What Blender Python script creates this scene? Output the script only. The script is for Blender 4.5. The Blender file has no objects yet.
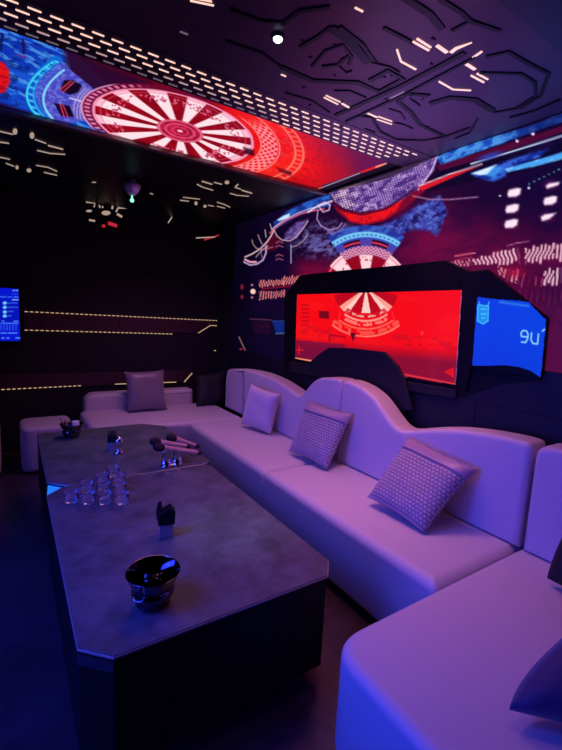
import bpy, bmesh, math, random
import numpy as np
from mathutils import Vector, Matrix
random.seed(4); RNG = np.random.default_rng(4)
SC = bpy.context.scene
COL = SC.collection

# ------------------------------------------------------------------ camera
CEN = np.array([281., 375.]); V1 = np.array([8., 302.5]); V2 = np.array([925., 348.])
FOC = math.sqrt(-float(np.dot(V1 - CEN, V2 - CEN)))
def _d(v):
    a = np.array([v[0]-CEN[0], -(v[1]-CEN[1]), FOC]); return a/np.linalg.norm(a)
_Y = _d(V1); _X = _d(V2); _X = _X-_Y*_X.dot(_Y); _X /= np.linalg.norm(_X); _Z = np.cross(_Y, _X)
if _Z[1] < 0: _Z = -_Z
ROT = np.array([_X, _Y, _Z]); CAM = np.array([0., 0., 1.5])
def at(px, py, x=None, y=None, z=None):
    r = ROT @ np.array([px-CEN[0], -(py-CEN[1]), FOC])
    t = x/r[0] if x is not None else (y/r[1] if y is not None else (z-CAM[2])/r[2])
    return CAM+t*r
def proj(P):
    q = (np.asarray(P, float)-CAM) @ ROT
    w = np.where(q[:, 2] > .05, q[:, 2], np.nan)
    return np.nan_to_num(CEN[0]+FOC*q[:, 0]/w, nan=-9999), np.nan_to_num(CEN[1]-FOC*q[:, 1]/w, nan=-9999)
cd = bpy.data.cameras.new('camera'); cam = bpy.data.objects.new('camera', cd); COL.objects.link(cam)
cd.sensor_fit = 'VERTICAL'; cd.sensor_height = 24; cd.lens = FOC/750*24; cd.clip_start = .02
M3 = Matrix([[ROT[i, 0], ROT[i, 1], -ROT[i, 2]] for i in range(3)])
cam.matrix_world = Matrix.Translation(Vector(CAM)) @ M3.to_4x4()
SC.camera = cam

# ------------------------------------------------------------------ world, lights, exposure
w = bpy.data.worlds.new('world'); SC.world = w; w.use_nodes = True
w.node_tree.nodes['Background'].inputs[0].default_value = (.004, .003, .02, 1)
w.node_tree.nodes['Background'].inputs[1].default_value = 1
SC.view_settings.view_transform = 'Standard'; SC.view_settings.look = 'None'
SC.view_settings.exposure = 0; SC.view_settings.gamma = 1; SC.view_settings.use_curve_mapping = False
def area(name, loc, target, sx, sy, col, power, spread=180):
    l = bpy.data.lights.new(name, 'AREA'); l.shape = 'RECTANGLE'; l.size = sx; l.size_y = sy
    l.color = col; l.energy = power; l.spread = math.radians(spread)
    o = bpy.data.objects.new(name, l); COL.objects.link(o); o.location = loc
    o.rotation_euler = (Vector(target)-Vector(loc)).to_track_quat('-Z', 'Y').to_euler()
    return o
def spot(name, loc, target, col, power, ang=70, blend=.8, r=.03):
    l = bpy.data.lights.new(name, 'SPOT'); l.color = col; l.energy = power; l.spot_size = math.radians(ang)
    l.spot_blend = blend; l.shadow_soft_size = r
    o = bpy.data.objects.new(name, l); COL.objects.link(o); o.location = loc
    o.rotation_euler = (Vector(target)-Vector(loc)).to_track_quat('-Z', 'Y').to_euler()
    return o
# the karaoke room's main blue screen on the left wall, the coloured ceiling lamps, then added fills for the ceiling
area('main_screen_light', (-1.72, 1.35, 1.0), (2, 1.2, .2), 2.6, .8, (.025, .05, 1), 26, 100)
area('ceiling_lamp_blue_left', (-.45, 1.5, 2.5), (1.5, 1.6, .2), .5, 1.8, (.045, .075, 1), 38, 125)
area('ceiling_lamp_pink_near', (1.35, .75, 2.5), (1.5, .75, 0), .5, .4, (1, .28, .48), 1.5, 120)
area('ceiling_lamp_pink_mid', (1.65, 1.75, 2.5), (1.70, 1.75, 0), .35, .9, (1, .34, .48), 5.6, 85)
area('ceiling_lamp_violet_far', (1.3, 3.6, 2.5), (1.35, 3.6, 0), .9, .8, (.85, .34, .75), 8.5, 120)
spot('ceiling_spot_table', (.86, 1.43, 2.5), (.88, 1.66, .5), (.45, .85, 1), 34, 22, 1)
spot('ceiling_spot_far_table', (.7, 3.3, 2.5), (.65, 3.2, .5), (.15, .75, .70), 11, 46, 1)
area('ceiling_fill_violet', (2.14, 1.95, 1.12), (1.75, 1.75, 2.6), .6, .1, (.45, .28, 1), 8, 60)  # added fill under the ceiling, stands in for the LED wall's glow
area('ceiling_fill_blue', (2.12, .75, 1.02), (1.95, 1.0, 2.6), .4, .1, (.04, .14, 1), 4, 60)  # added blue fill for the ceiling near the wall, no fixture here
area('ceiling_fill_magenta', (1.35, 1.2, 1.9), (1.35, 1.3, 2.6), .4, .3, (.9, .08, .42), .45, 90)  # added magenta fill for the ceiling, hangs free without a lamp

# ------------------------------------------------------------------ materials
def lin(c): return tuple(((v/255)/12.92 if v/255 <= .04045 else ((v/255+.055)/1.055)**2.4) for v in c)
def mat(name, col, rough=.5, metal=0, spec=.5, emis=None, es=1, bump=0, bscale=80, trans=0, ior=1.45, coat=0, sheen=0, vary=0, vscale=6):
    m = bpy.data.materials.new(name); m.use_nodes = True; nt = m.node_tree; b = nt.nodes['Principled BSDF']
    b.inputs['Base Color'].default_value = (*col, 1); b.inputs['Roughness'].default_value = rough
    b.inputs['Metallic'].default_value = metal; b.inputs['Specular IOR Level'].default_value = spec
    b.inputs['Transmission Weight'].default_value = trans; b.inputs['IOR'].default_value = ior
    b.inputs['Coat Weight'].default_value = coat; b.inputs['Sheen Weight'].default_value = sheen
    if emis: b.inputs['Emission Color'].default_value = (*emis, 1); b.inputs['Emission Strength'].default_value = es
    tc = nt.nodes.new('ShaderNodeTexCoord')
    if bump:
        n = nt.nodes.new('ShaderNodeTexNoise'); n.inputs['Scale'].default_value = bscale; n.inputs['Detail'].default_value = 4
        bp = nt.nodes.new('ShaderNodeBump'); bp.inputs['Strength'].default_value = bump; bp.inputs['Distance'].default_value = .01
        nt.links.new(tc.outputs['Object'], n.inputs['Vector']); nt.links.new(n.outputs['Fac'], bp.inputs['Height']); nt.links.new(bp.outputs['Normal'], b.inputs['Normal'])
    if vary:
        n = nt.nodes.new('ShaderNodeTexNoise'); n.inputs['Scale'].default_value = vscale; n.inputs['Detail'].default_value = 8; n.inputs['Roughness'].default_value = .65
        r = nt.nodes.new('ShaderNodeValToRGB'); nt.links.new(tc.outputs['Object'], n.inputs['Vector']); nt.links.new(n.outputs['Fac'], r.inputs['Fac'])
        r.color_ramp.elements[0].position = .3; r.color_ramp.elements[1].position = .7
        r.color_ramp.elements[0].color = (*[c*(1-vary) for c in col], 1); r.color_ramp.elements[1].color = (*[min(1, c*(1+vary)) for c in col], 1)
        nt.links.new(r.outputs['Color'], b.inputs['Base Color'])
        mr = nt.nodes.new('ShaderNodeMapRange'); mr.inputs[3].default_value = max(.05, rough-.12); mr.inputs[4].default_value = rough+.12
        nt.links.new(n.outputs['Fac'], mr.inputs[0]); nt.links.new(mr.outputs[0], b.inputs['Roughness'])
    return m
def pattern_mat(name, base, line, scale, kind):
    m = mat(name, base, .45, sheen=.3); nt = m.node_tree; b = nt.nodes['Principled BSDF']
    tc = nt.nodes.new('ShaderNodeTexCoord')
    if kind == 'weave':
        t = nt.nodes.new('ShaderNodeTexBrick'); t.inputs['Scale'].default_value = scale; t.inputs['Mortar Size'].default_value = .035; t.inputs['Mortar Smooth'].default_value = .3
        t.inputs['Color1'].default_value = (*base, 1); t.inputs['Color2'].default_value = (*[c*.8 for c in base], 1); t.inputs['Mortar'].default_value = (*line, 1)
        t.inputs['Brick Width'].default_value = .3; t.inputs['Row Height'].default_value = .25
        nt.links.new(tc.outputs['UV'], t.inputs['Vector']); nt.links.new(t.outputs['Color'], b.inputs['Base Color']); fac = t.outputs['Fac']; inv = True
    else:
        t = nt.nodes.new('ShaderNodeTexVoronoi'); t.inputs['Scale'].default_value = scale; t.feature = 'DISTANCE_TO_EDGE'
        r = nt.nodes.new('ShaderNodeValToRGB'); r.color_ramp.elements[0].position = .03; r.color_ramp.elements[1].position = .12
        r.color_ramp.elements[0].color = (*line, 1); r.color_ramp.elements[1].color = (*base, 1)
        nt.links.new(tc.outputs['UV' if kind == 'uvcell' else 'Object'], t.inputs['Vector']); nt.links.new(t.outputs[0], r.inputs[0]); nt.links.new(r.outputs[0], b.inputs['Base Color']); fac = r.outputs[0]; inv = False
    bp = nt.nodes.new('ShaderNodeBump'); bp.inputs['Strength'].default_value = .5; bp.inputs['Distance'].default_value = .004; bp.invert = inv
    nt.links.new(fac, bp.inputs['Height']); nt.links.new(bp.outputs['Normal'], b.inputs['Normal'])
    return m
def screen_mat():
    m = bpy.data.materials.new('led_picture'); m.use_nodes = True; nt = m.node_tree; b = nt.nodes['Principled BSDF']
    a = nt.nodes.new('ShaderNodeAttribute'); a.attribute_name = 'picture'
    b.inputs['Base Color'].default_value = (.004, .004, .006, 1); b.inputs['Roughness'].default_value = .6; b.inputs['Specular IOR Level'].default_value = .15
    nt.links.new(a.outputs['Color'], b.inputs['Emission Color']); b.inputs['Emission Strength'].default_value = 1
    return m
MT = dict(
    led=screen_mat(),
    leather=mat('pale_upholstery', (.56, .50, .55), .48, bump=.12, bscale=260, sheen=.15),
    piping=mat('seam_piping', (.30, .26, .34), .5, bump=.1),
    stone=mat('dark_stone_laminate', (.085, .088, .115), .42, spec=.4, vary=.45, vscale=9, bump=.08, bscale=60),
    edge=mat('pale_table_edging', (.35, .32, .34), .35, metal=.5, bump=.05),
    black=mat('black_lacquer', (.004, .004, .006), .5, spec=.25, bump=.02),
    blackmat=mat('black_matt', (.010, .009, .014), .7, bump=.05),
    mirror=mat('polished_steel', (.75, .75, .78), .12, metal=1, bump=.01),
    darkchrome=mat('dark_chrome', (.12, .115, .15), .08, metal=1, bump=.01),
    ceil=mat('glossy_dark_ceiling', (.045, .024, .038), .34, spec=.3, bump=.05, bscale=7),
    ridge=mat('black_ridge', (.004, .004, .006), .5, spec=.2, bump=.03),
    ceilfar=mat('black_ceiling', (.006, .006, .012), .45, bump=.04, bscale=8),
    wall=mat('dark_wall_cloth', (.012, .005, .016), .8, bump=.2, bscale=150),
    navy=mat('navy_wainscot', (.006, .006, .016), .6, bump=.06, bscale=90),
    floor=mat('dark_floor_tile', (.045, .026, .045), .28, vary=.4, vscale=3, bump=.04, bscale=20),
    slot=mat('warm_slot_light', (.2, .15, .12), .4, emis=lin((255, 205, 190)), es=1.1, bump=.01),
    gold=mat('gold_dash_light', (.2, .15, .1), .4, emis=lin((190, 165, 150)), es=.8, bump=.01),
    slotmid=mat('soft_slot_light', (.15, .12, .1), .4, emis=lin((195, 155, 160)), es=.9, bump=.01),
    dim=mat('dim_dash_light', (.1, .08, .1), .4, emis=lin((110, 95, 110)), es=.8, bump=.01),
    redled=mat('red_led', (.1, .01, .01), .4, emis=lin((200, 40, 60)), es=.9, bump=.01),
    trim=mat('gold_trim_light', (.3, .2, .08), .4, emis=lin((205, 170, 135)), es=.8, bump=.01),
    hexa=pattern_mat('hexagon_panel', (.07, .014, .035), (.02, .004, .012), 22, 'cell'),
    pweave=pattern_mat('patterned_pillow_cloth', (.46, .38, .48), (.12, .09, .15), 5.4, 'weave'),
    pband=mat('satin_band_cloth', (.34, .24, .33), .35, bump=.1, bscale=60, sheen=.3),
    plilac=mat('lilac_pillow_cloth', (.60, .52, .62), .5, bump=.15, bscale=120, sheen=.3),
    psatin=mat('grey_satin_pillow', (.20, .155, .21), .33, bump=.3, bscale=14, sheen=.4),
    pnavy=mat('navy_velvet_pillow', (.025, .02, .10), .6, bump=.2, bscale=60, sheen=.4),
    pblack=mat('black_velvet_pillow', (.008, .008, .014), .7, bump=.2, bscale=60),
    glass=mat('clear_glass', (.9, .9, 1), .03, trans=.94, ior=1.25, coat=1, bump=.01),
    grille=mat('mic_grille', (.025, .015, .02), .5, metal=.2, bump=.6, bscale=500),
    micbody=mat('rose_metal', (.72, .55, .62), .35, metal=.55, bump=.01),
    white=mat('spot_lens', (.8, .9, 1), .3, emis=(.75, .92, 1), es=4, bump=.01),
    green=mat('green_indicator', (.1, .4, .3), .3, emis=(.25, .95, .6), es=1.5, bump=.01),
    dome=mat('smoked_dome', (.6, .55, .95), .18, spec=.8, coat=.5, bump=.02),
    bluegleam=mat('blue_notch_gleam', (.02, .1, .4), .3, emis=lin((28, 120, 250)), es=1, bump=.01),
    brown=mat('bronze_trim', (.20, .13, .13), .3, metal=.6, bump=.02),
)

# ------------------------------------------------------------------ object helpers
def thing(name, label, cat, loc=(0, 0, 0), group=None, rz=0):
    o = bpy.data.objects.new(name, None); COL.objects.link(o); o.location = loc; o.rotation_euler = (0, 0, rz)
    o.empty_display_size = .05; o['label'] = label; o['category'] = cat
    if group: o['group'] = group
    return o
def tag(o, label, cat, group=None):
    o['label'] = label; o['category'] = cat
    if group: o['group'] = group
    return o
def obj(name, bm, m, parent=None, smooth=False, world=True):
    me = bpy.data.meshes.new(name); bmesh.ops.recalc_face_normals(bm, faces=bm.faces) if not getattr(bm, 'keep', False) else None
    bm.to_mesh(me); bm.free(); me.materials.append(m)
    if smooth: me.polygons.foreach_set('use_smooth', [True]*len(me.polygons))
    o = bpy.data.objects.new(name, me); COL.objects.link(o)
    if parent:
        o.parent = parent
        if world:
            o.matrix_parent_inverse = (Matrix.Translation(parent.location) @ parent.rotation_euler.to_matrix().to_4x4()).inverted() if parent.type == 'EMPTY' else Matrix.Identity(4)
    return o
def struct(o): o['kind'] = 'structure'; return o
def dup(root, loc, label, group=None, rz=None):
    r = root.copy(); COL.objects.link(r); r.location = loc; r['label'] = label
    if group: r['group'] = group
    if rz is not None: r.rotation_euler = (0, 0, rz)
    for ch in list(root.children):
        c = ch.copy(); COL.objects.link(c); c.parent = r; c.matrix_parent_inverse = ch.matrix_parent_inverse.copy()
        for g in list(ch.children):
            e = g.copy(); COL.objects.link(e); e.parent = c
    return r
def box(bm, x0, x1, y0, y1, z0, z1, bev=0, seg=3):
    b2 = bmesh.new(); bmesh.ops.create_cube(b2, size=1)
    for v in b2.verts: v.co = Vector(((x0+x1)/2+v.co.x*(x1-x0), (y0+y1)/2+v.co.y*(y1-y0), (z0+z1)/2+v.co.z*(z1-z0)))
    if bev: bmesh.ops.bevel(b2, geom=list(b2.edges), offset=bev, segments=seg, affect='EDGES', profile=.5)
    merge(bm, b2)
def merge(bm, b2):
    me = bpy.data.meshes.new('tmp'); b2.to_mesh(me); b2.free(); bm.from_mesh(me); bpy.data.meshes.remove(me)
def prism(bm, pts, axis, a, b, bev=0, seg=3, both=True):
    """pts: outline in the two other axes; extruded along axis from a to b"""
    b2 = bmesh.new()
    def P(p, t):
        return Vector((t, p[0], p[1])) if axis == 'x' else (Vector((p[0], t, p[1])) if axis == 'y' else Vector((p[0], p[1], t)))
    va = [b2.verts.new(P(p, a)) for p in pts]; vb = [b2.verts.new(P(p, b)) for p in pts]; n = len(pts)
    b2.faces.new(va[::-1]); b2.faces.new(vb)
    for i in range(n): b2.faces.new((va[i], va[(i+1) % n], vb[(i+1) % n], vb[i]))
    bmesh.ops.recalc_face_normals(b2, faces=b2.faces)
    if bev:
        es = [e for e in b2.edges if (e.verts[0] in va) == (e.verts[1] in va)]
        if not both: es = [e for e in es if e.verts[0] in va]
        bmesh.ops.bevel(b2, geom=es, offset=bev, segments=seg, affect='EDGES', profile=.5)
    merge(bm, b2)
def rounded(pts, rad, n=6):
    out = []; N = len(pts)
    for i, p in enumerate(pts):
        r = rad[i] if isinstance(rad, (list, tuple)) else rad
        if r <= 0: out.append(tuple(p)); continue
        p = Vector(p); a = (Vector(pts[i-1])-p).normalized(); b = (Vector(pts[(i+1) % N])-p).normalized()
        half = math.acos(max(-1, min(1, a.dot(b))))/2; d = r/math.tan(half); s = p+a*d; e = p+b*d
        for k in range(n+1):
            t = k/n; out.append(tuple(s*(1-t)**2+p*2*t*(1-t)+e*t*t))
    return out
def cushion(bm, corners, rad, z0, z1, r, n=6, seg=6):
    """soft block: convex outline (counter-clockwise), edges rolled over with radius r at top and bottom"""
    N = len(corners); rad = rad if isinstance(rad, list) else [rad]*N
    def off(d):
        L = []
        for i in range(N):
            a = Vector(corners[i]); b_ = Vector(corners[(i+1) % N]); t = (b_-a).normalized(); nn = Vector((-t.y, t.x)); L.append((a+nn*d, t))
        out = []
        for i in range(N):
            p0, t0 = L[i-1]; p1, t1 = L[i]; den = t0.x*t1.y-t0.y*t1.x; w_ = p1-p0; k = (w_.x*t1.y-w_.y*t1.x)/den; out.append(p0+t0*k)
        return rounded(out, [max(q-d*.8, .004) for q in rad], n)
    lv = [(off(r*.4), z0), (off(r*.12), z0+r*.12), (off(0), z0+r*.4)]
    lv += [(off(r*(1-math.cos(a))), z1-r+r*math.sin(a)) for a in [math.pi/2*k/seg for k in range(seg+1)]]
    rings = [[bm.verts.new((x, y, z)) for x, y in o] for o, z in lv]
    for a, c in zip(rings, rings[1:]):
        for k in range(len(a)): bm.faces.new((a[k], a[(k+1) % len(a)], c[(k+1) % len(a)], c[k]))
    bm.faces.new(rings[0][::-1]); bm.faces.new(rings[-1])
def lathe(bm, prof, n=32, c=(0, 0, 0), close=False):
    rings = []
    for r, z in prof:
        if r < 1e-5: rings.append([bm.verts.new((c[0], c[1], c[2]+z))])
        else: rings.append([bm.verts.new((c[0]+r*math.cos(2*math.pi*k/n), c[1]+r*math.sin(2*math.pi*k/n), c[2]+z)) for k in range(n)])
    for a, b in zip(rings, rings[1:]):
        for k in range(n):
            k2 = (k+1) % n
            if len(a) == 1 and len(b) == 1: continue
            if len(a) == 1: bm.faces.new((a[0], b[k2], b[k]))
            elif len(b) == 1: bm.faces.new((a[k], a[k2], b[0]))
            else: bm.faces.new((a[k], a[k2], b[k2], b[k]))
def lathe_axis(bm, prof, p0, p1, n=20):
    """profile along the segment p0-p1: prof = (radius, distance)"""
    b2 = bmesh.new(); lathe(b2, prof, n); d = Vector(p1)-Vector(p0)
    b2.transform(Matrix.Translation(Vector(p0)) @ d.to_track_quat('Z', 'Y').to_matrix().to_4x4()); merge(bm, b2)
def strip_bar(bm, pts, wid, th, axis='z', side=-1, taper=False):
    """flat raised bar along a polyline that lies on a plane; it stands off the plane by th"""
    n = Vector({'z': (0, 0, side), 'x': (side, 0, 0), 'y': (0, side, 0)}[axis]); P = [Vector(p) for p in pts]; L = []
    for i, p in enumerate(P):
        t = (P[min(i+1, len(P)-1)]-P[max(i-1, 0)]).normalized(); s = t.cross(n).normalized()*wid/2
        k = 1
        if taper and i == len(P)-1: k = .15
        L.append([bm.verts.new(p-s*k), bm.verts.new(p+s*k), bm.verts.new(p+s*k+n*th), bm.verts.new(p-s*k+n*th)])
    for a, b in zip(L, L[1:]):
        for k in range(4): bm.faces.new((a[k], a[(k+1) % 4], b[(k+1) % 4], b[k]))
    bm.faces.new(L[0][::-1]); bm.faces.new(L[-1])

# ------------------------------------------------------------------ pictures shown by the LED surfaces
class Picture:
    def __init__(s, P):
        s.x, s.y = proj(P); s.c = np.zeros((len(s.x), 3))
    def fill(s, col): s.c[:] = col
    def put(s, mask, col, a=1.):
        m = (mask*a)[:, None] if mask.dtype != bool else (mask.astype(float)*a)[:, None]
        s.c = s.c*(1-m)+np.array(col, float)[None]*m
    def add(s, mask, col): s.c = s.c+mask[:, None]*np.array(col, float)[None]
    def poly(s, pts, col=None, a=1.):
        ins = np.zeros(len(s.x), bool); n = len(pts)
        for i in range(n):
            x1, y1 = pts[i]; x2, y2 = pts[(i+1) % n]
            if y1 == y2: continue
            c = ((y1 > s.y) != (y2 > s.y)) & (s.x < (x2-x1)*(s.y-y1)/(y2-y1)+x1); ins ^= c
        if col is not None: s.put(ins, col, a)
        return ins
    def dist(s, pts):
        d = np.full(len(s.x), 1e9)
        for (x1, y1), (x2, y2) in zip(pts, pts[1:]):
            L = (x2-x1)**2+(y2-y1)**2+1e-9; t = np.clip(((s.x-x1)*(x2-x1)+(s.y-y1)*(y2-y1))/L, 0, 1)
            d = np.minimum(d, np.hypot(s.x-x1-t*(x2-x1), s.y-y1-t*(y2-y1)))
        return d
    def line(s, pts, wid, col, a=1.): s.put(np.clip(wid/2+.5-s.dist(pts), 0, 1), col, a)
    def area_(s, pts, col, a=1., soft=1.2):
        ins = s.poly(pts); d = s.dist(list(pts)+[pts[0]]); m = np.where(ins, .5+d/soft, .5-d/soft).clip(0, 1); s.put(m, col, a); return m
    def fbm(s, sx, sy, seed, rot=0):
        return .5*s.noise(sx, sy, seed, rot)+.3*s.noise(sx/2.1, sy/2.1, seed+3, rot)+.2*s.noise(sx/4.3, sy/4.3, seed+5, rot)
    def blob(s, cx, cy, rx, ry, col, a=1., rot=0, hard=1.5):
        c, n = math.cos(rot), math.sin(rot); X = (s.x-cx)*c+(s.y-cy)*n; Y = -(s.x-cx)*n+(s.y-cy)*c
        s.put(np.clip((1-np.hypot(X/rx, Y/ry))*hard, 0, 1), col, a)
    def noise(s, sx, sy, seed, rot=0):
        c, n = math.cos(rot), math.sin(rot); X = (s.x*c+s.y*n)/sx; Y = (-s.x*n+s.y*c)/sy
        i = np.floor(X).astype(int); j = np.floor(Y).astype(int); fx = X-i; fy = Y-j; fx = fx*fx*(3-2*fx); fy = fy*fy*(3-2*fy)
        def h(a, b):
            v = np.sin(a*127.1+b*311.7+seed*74.7)*43758.5453; return v-np.floor(v)
        return (h(i, j)*(1-fx)+h(i+1, j)*fx)*(1-fy)+(h(i, j+1)*(1-fx)+h(i+1, j+1)*fx)*fy
    def cells(s, sx, sy, seed, rot=0):
        c, n = math.cos(rot), math.sin(rot); i = np.floor((s.x*c+s.y*n)/sx); j = np.floor((-s.x*n+s.y*c)/sy)
        v = np.sin(i*127.1+j*311.7+seed*74.7)*43758.5453; return v-np.floor(v)
def sst(v, t, w=.12): return np.clip((v-t)/w+.5, 0, 1)
def led_surface(name, axis, pos, a0, a1, b0, b1, step, paint, parent=None, clip=None, thick=.0):
    """grid of picture points on a plane (axis = pos)"""
    na = max(2, int(round((a1-a0)/step))); nb = max(2, int(round((b1-b0)/step)))
    A, B = np.meshgrid(np.linspace(a0, a1, na), np.linspace(b0, b1, nb), indexing='ij'); A = A.ravel(); B = B.ravel(); K = np.full_like(A, pos)
    P = np.stack({'x': (K, A, B), 'y': (A, K, B), 'z': (A, B, K)}[axis], 1)
    pic = Picture(P); paint(pic); c = np.clip(pic.c, 0, 255)/255; c = np.where(c <= .04045, c/12.92, ((c+.055)/1.055)**2.4)
    i = np.arange(na-1)[:, None]*nb+np.arange(nb-1)[None]; i = i.ravel(); F = np.stack([i, i+nb, i+nb+1, i+1], 1)
    if clip is not None:
        ok = np.array(clip(P)); F = F[ok[F].all(1)]
    me = bpy.data.meshes.new(name)
    if clip is not None:
        used, inv = np.unique(F, return_inverse=True); P = P[used]; c = c[used]; F = inv.reshape(-1, 4)
    me.from_pydata(P.tolist(), [], F.tolist()); at_ = me.color_attributes.new('picture', 'FLOAT_COLOR', 'POINT')
    at_.data.foreach_set('color', np.concatenate([c, np.ones((len(c), 1))], 1).astype(np.float32).ravel())
    me.materials.append(MT['led']); o = bpy.data.objects.new(name, me); COL.objects.link(o)
    if parent: o.parent = parent; o.matrix_parent_inverse = Matrix.Translation(parent.location).inverted()
    return o

# ------------------------------------------------------------------ room shell
XW, YB, ZC = 2.35, 4.9, 2.575
XL, YN = -1.8, -1.4
def slab(name, x0, x1, y0, y1, z0, z1, m):
    b = bmesh.new(); box(b, x0, x1, y0, y1, z0, z1); return struct(obj(name, b, m))
slab('floor', XL-.1, XW+.1, YN-.1, YB+.1, -.1, 0, MT['floor'])
slab('ceiling', XL-.1, XW+.1, YN-.1, YB+.1, ZC+.02, ZC+.12, MT['ceilfar'])
slab('wall_right', XW, XW+.1, YN-.1, YB+.1, 0, ZC+.02, MT['navy'])
slab('wall_back', XL-.1, XW, YB, YB+.1, 0, ZC+.02, MT['wall'])
slab('wall_left', XL-.1, XL, YN, YB, 0, ZC+.02, MT['wall'])
slab('wall_near', XL-.1, XW, YN-.1, YN, 0, ZC+.02, MT['wall'])
# dark beam over the camera, where the glossy ceiling stops
slab('trim_1', XL, XW-.02, .5, .925, ZC-.016, ZC+.02, MT['blackmat'])
# dark pier in the back right corner
b = bmesh.new(); box(b, 2.24, XW-.012, YB-.18, YB, 0, ZC); box(b, 2.2, 2.26, YB-.05, YB, 0, ZC)
struct(obj('trim_2', b, MT['blackmat']))
# navy wainscot behind the sofa with a hump in front of the screen
b = bmesh.new(); box(b, XW-.035, XW, 1.40, YB-.2, 0, 1.055, .004, 1); box(b, XW-.035, XW, YN, 1.40, 0, 1.055, .004, 1); box(b, XW-.036, XW, YN, 1.06, 1.05, 1.285, .004, 1); box(b, XW-.036, XW, 1.05, 1.72, 1.05, 1.245, .004, 1)
struct(obj('trim_3', b, MT['navy']))

# ------------------------------------------------------------------ LED wall
RED = (225, 20, 30)
def wall_picture(p):
    x, y = p.x, p.y; F = p.fbm(40, 18, 2, -.35); G = p.fbm(9, 4, 7, -.45); K = p.fbm(3.5, 2.5, 12, -.3)
    p.fill((30, 4, 42))
    p.put(np.clip((x-340)/80, 0, 1)*np.clip((y-200)/50, 0, 1)*np.clip((640-x)/160, 0, 1), (98, 6, 54), .95)
    p.put(np.clip(1-np.hypot((x-425)/80, (y-232)/50), 0, 1), (125, 8, 66), .7)
    p.put(np.clip((x-460)/70, 0, 1)*np.clip((232-y)/55, 0, 1), (18, 4, 46), .9)
    p.put(np.clip((318-x)/40, 0, 1), (12, 3, 34), .9)
    p.put(np.clip((y-252)/16, 0, 1)*np.clip((355-x)/20, 0, 1)*np.clip((x-285)/20, 0, 1), (120, 8, 52), .85)
    p.put(np.clip((y-300)/12, 0, 1)*np.clip((x-500)/20, 0, 1), (84, 12, 62), .9)
    p.put(np.clip((y-306)/12, 0, 1)*np.clip((300-x)/8, 0, 1), (8, 4, 36), .9)
    p.put(sst(F, .62, .3), (20, 2, 50), .5); p.put(np.clip((264-x)/22, 0, 1), (5, 2, 18), .8)
    # smoke left of the wheel, rock right of it
    m = np.clip(1-np.hypot((x-326)/44, (y-240)/24), 0, 1)*1.8; p.put(np.clip(m, 0, 1)*sst(G, .5, .25), (104, 96, 172), .8); p.put(np.clip(m, 0, 1)*sst(K, .6, .2), (140, 130, 200), .5)
    rk = p.area_([(392, 248), (376, 228), (398, 218), (420, 204), (440, 196), (447, 212), (437, 236), (428, 230), (414, 229), (402, 234)], (30, 36, 128), .85, 4)
    p.put(rk*sst(G, .48, .2), (66, 84, 190), .75); p.put(rk*sst(K, .58, .12), (110, 130, 225), .6); p.put(rk*sst(G, .3, -.1), (14, 10, 60), .6)
    # wheel and the cone above it
    cx, cy = 366, 291; ang = np.arctan2(x-cx, cy-y); r = np.hypot(x-cx, (y-cy)*1.02)
    def ring(a, b, w=.62, soft=1.0): return np.clip((r-a)/soft+.5, 0, 1)*np.clip((b-r)/soft+.5, 0, 1)*np.clip((w-np.abs(ang))*r/1.2+.5, 0, 1)
    p.put(ring(36, 67, .62), (34, 54, 158), .95); p.put(ring(60, 67)*sst(G, .5), (70, 120, 220), .6)
    p.put(ring(55, 60.5), (120, 200, 245)); p.put(ring(56.8, 58)*(np.sin(ang*80) > -.1), (20, 60, 160), .9); p.put(ring(53.4, 54.6), (60, 90, 210))
    p.put(ring(46, 53), (96, 70, 170), .7)
    for sgn in (-.29, .29):
        q = ring(47, 53, 9)*np.clip((.17-np.abs(ang-sgn))*50+.5, 0, 1); p.put(q, (44, 5, 38)); p.put(q*ring(49, 50.6, 9), (235, 60, 90))
    p.put(ring(37, 46), (222, 150, 190)); p.put(ring(37, 46)*sst(np.sin(ang*62)*np.sin(r*1.9), .25, .4), (130, 20, 70), .9)
    whl = ring(-9, 44, 1.15)*np.where((np.abs(ang) < .6), np.clip((37-r)/1+.5, 0, 1), 1)
    sec = np.clip((np.sin(ang*8+1.57)-.05)*r/8+.5, 0, 1)
    p.put(whl, (150, 6, 28)); p.put(whl*sec, (255, 214, 222)); p.put(whl*ring(40.5, 42, 1.2), (240, 130, 160), .8); p.put(whl*sec*ring(31, 35, 1.2)*sst(p.noise(1.7, 1.9, 6), .6), (190, 60, 90))
    # scaled vessel below the ceiling edge
    p.area_([(332, 188), (402, 166), (436, 154), (418, 172), (372, 190), (346, 192)], (62, 42, 74))
    p.blob(346, 187, 24, 12, (150, 112, 118), .8, 0, 1.2)
    p.area_([(331, 200), (345, 210), (362, 214), (384, 208), (408, 192), (431, 170), (424, 192), (404, 209), (384, 221), (366, 225), (350, 222), (337, 212)], (120, 8, 40))
    q = p.area_([(340, 210), (362, 214), (386, 209), (404, 198), (396, 211), (384, 219), (364, 224), (350, 221)], (238, 20, 24), 1, 3); p.put(q*sst(K, .62), (150, 8, 40), .6)
    body = p.area_([(328, 188), (340, 190), (358, 186), (384, 180), (408, 170), (438, 156), (434, 170), (420, 187), (400, 201), (380, 209), (360, 212), (344, 208), (334, 201)], (92, 56, 140))
    sc = np.sin((x*.82+y*.5)*1.9)*np.sin((x*.45-y*.95)*1.9)
    p.put(body*sst(sc, .1, .5), (196, 160, 224), .85); p.put(body*sst(sc, .1, .5)*np.clip((358-x)/6, 0, 1), (240, 200, 205), .9); p.put(body*sst(G, .56, .2), (58, 26, 110), .75); p.put(body*sst(K, .66, .1), (235, 205, 240), .6)
    p.line([(437, 157), (431, 172), (418, 190)], 1.3, (228, 205, 248), .8); p.line([(329, 200), (344, 211), (362, 215), (386, 209), (414, 190)], 1.6, (40, 5, 44), .8)
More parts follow.
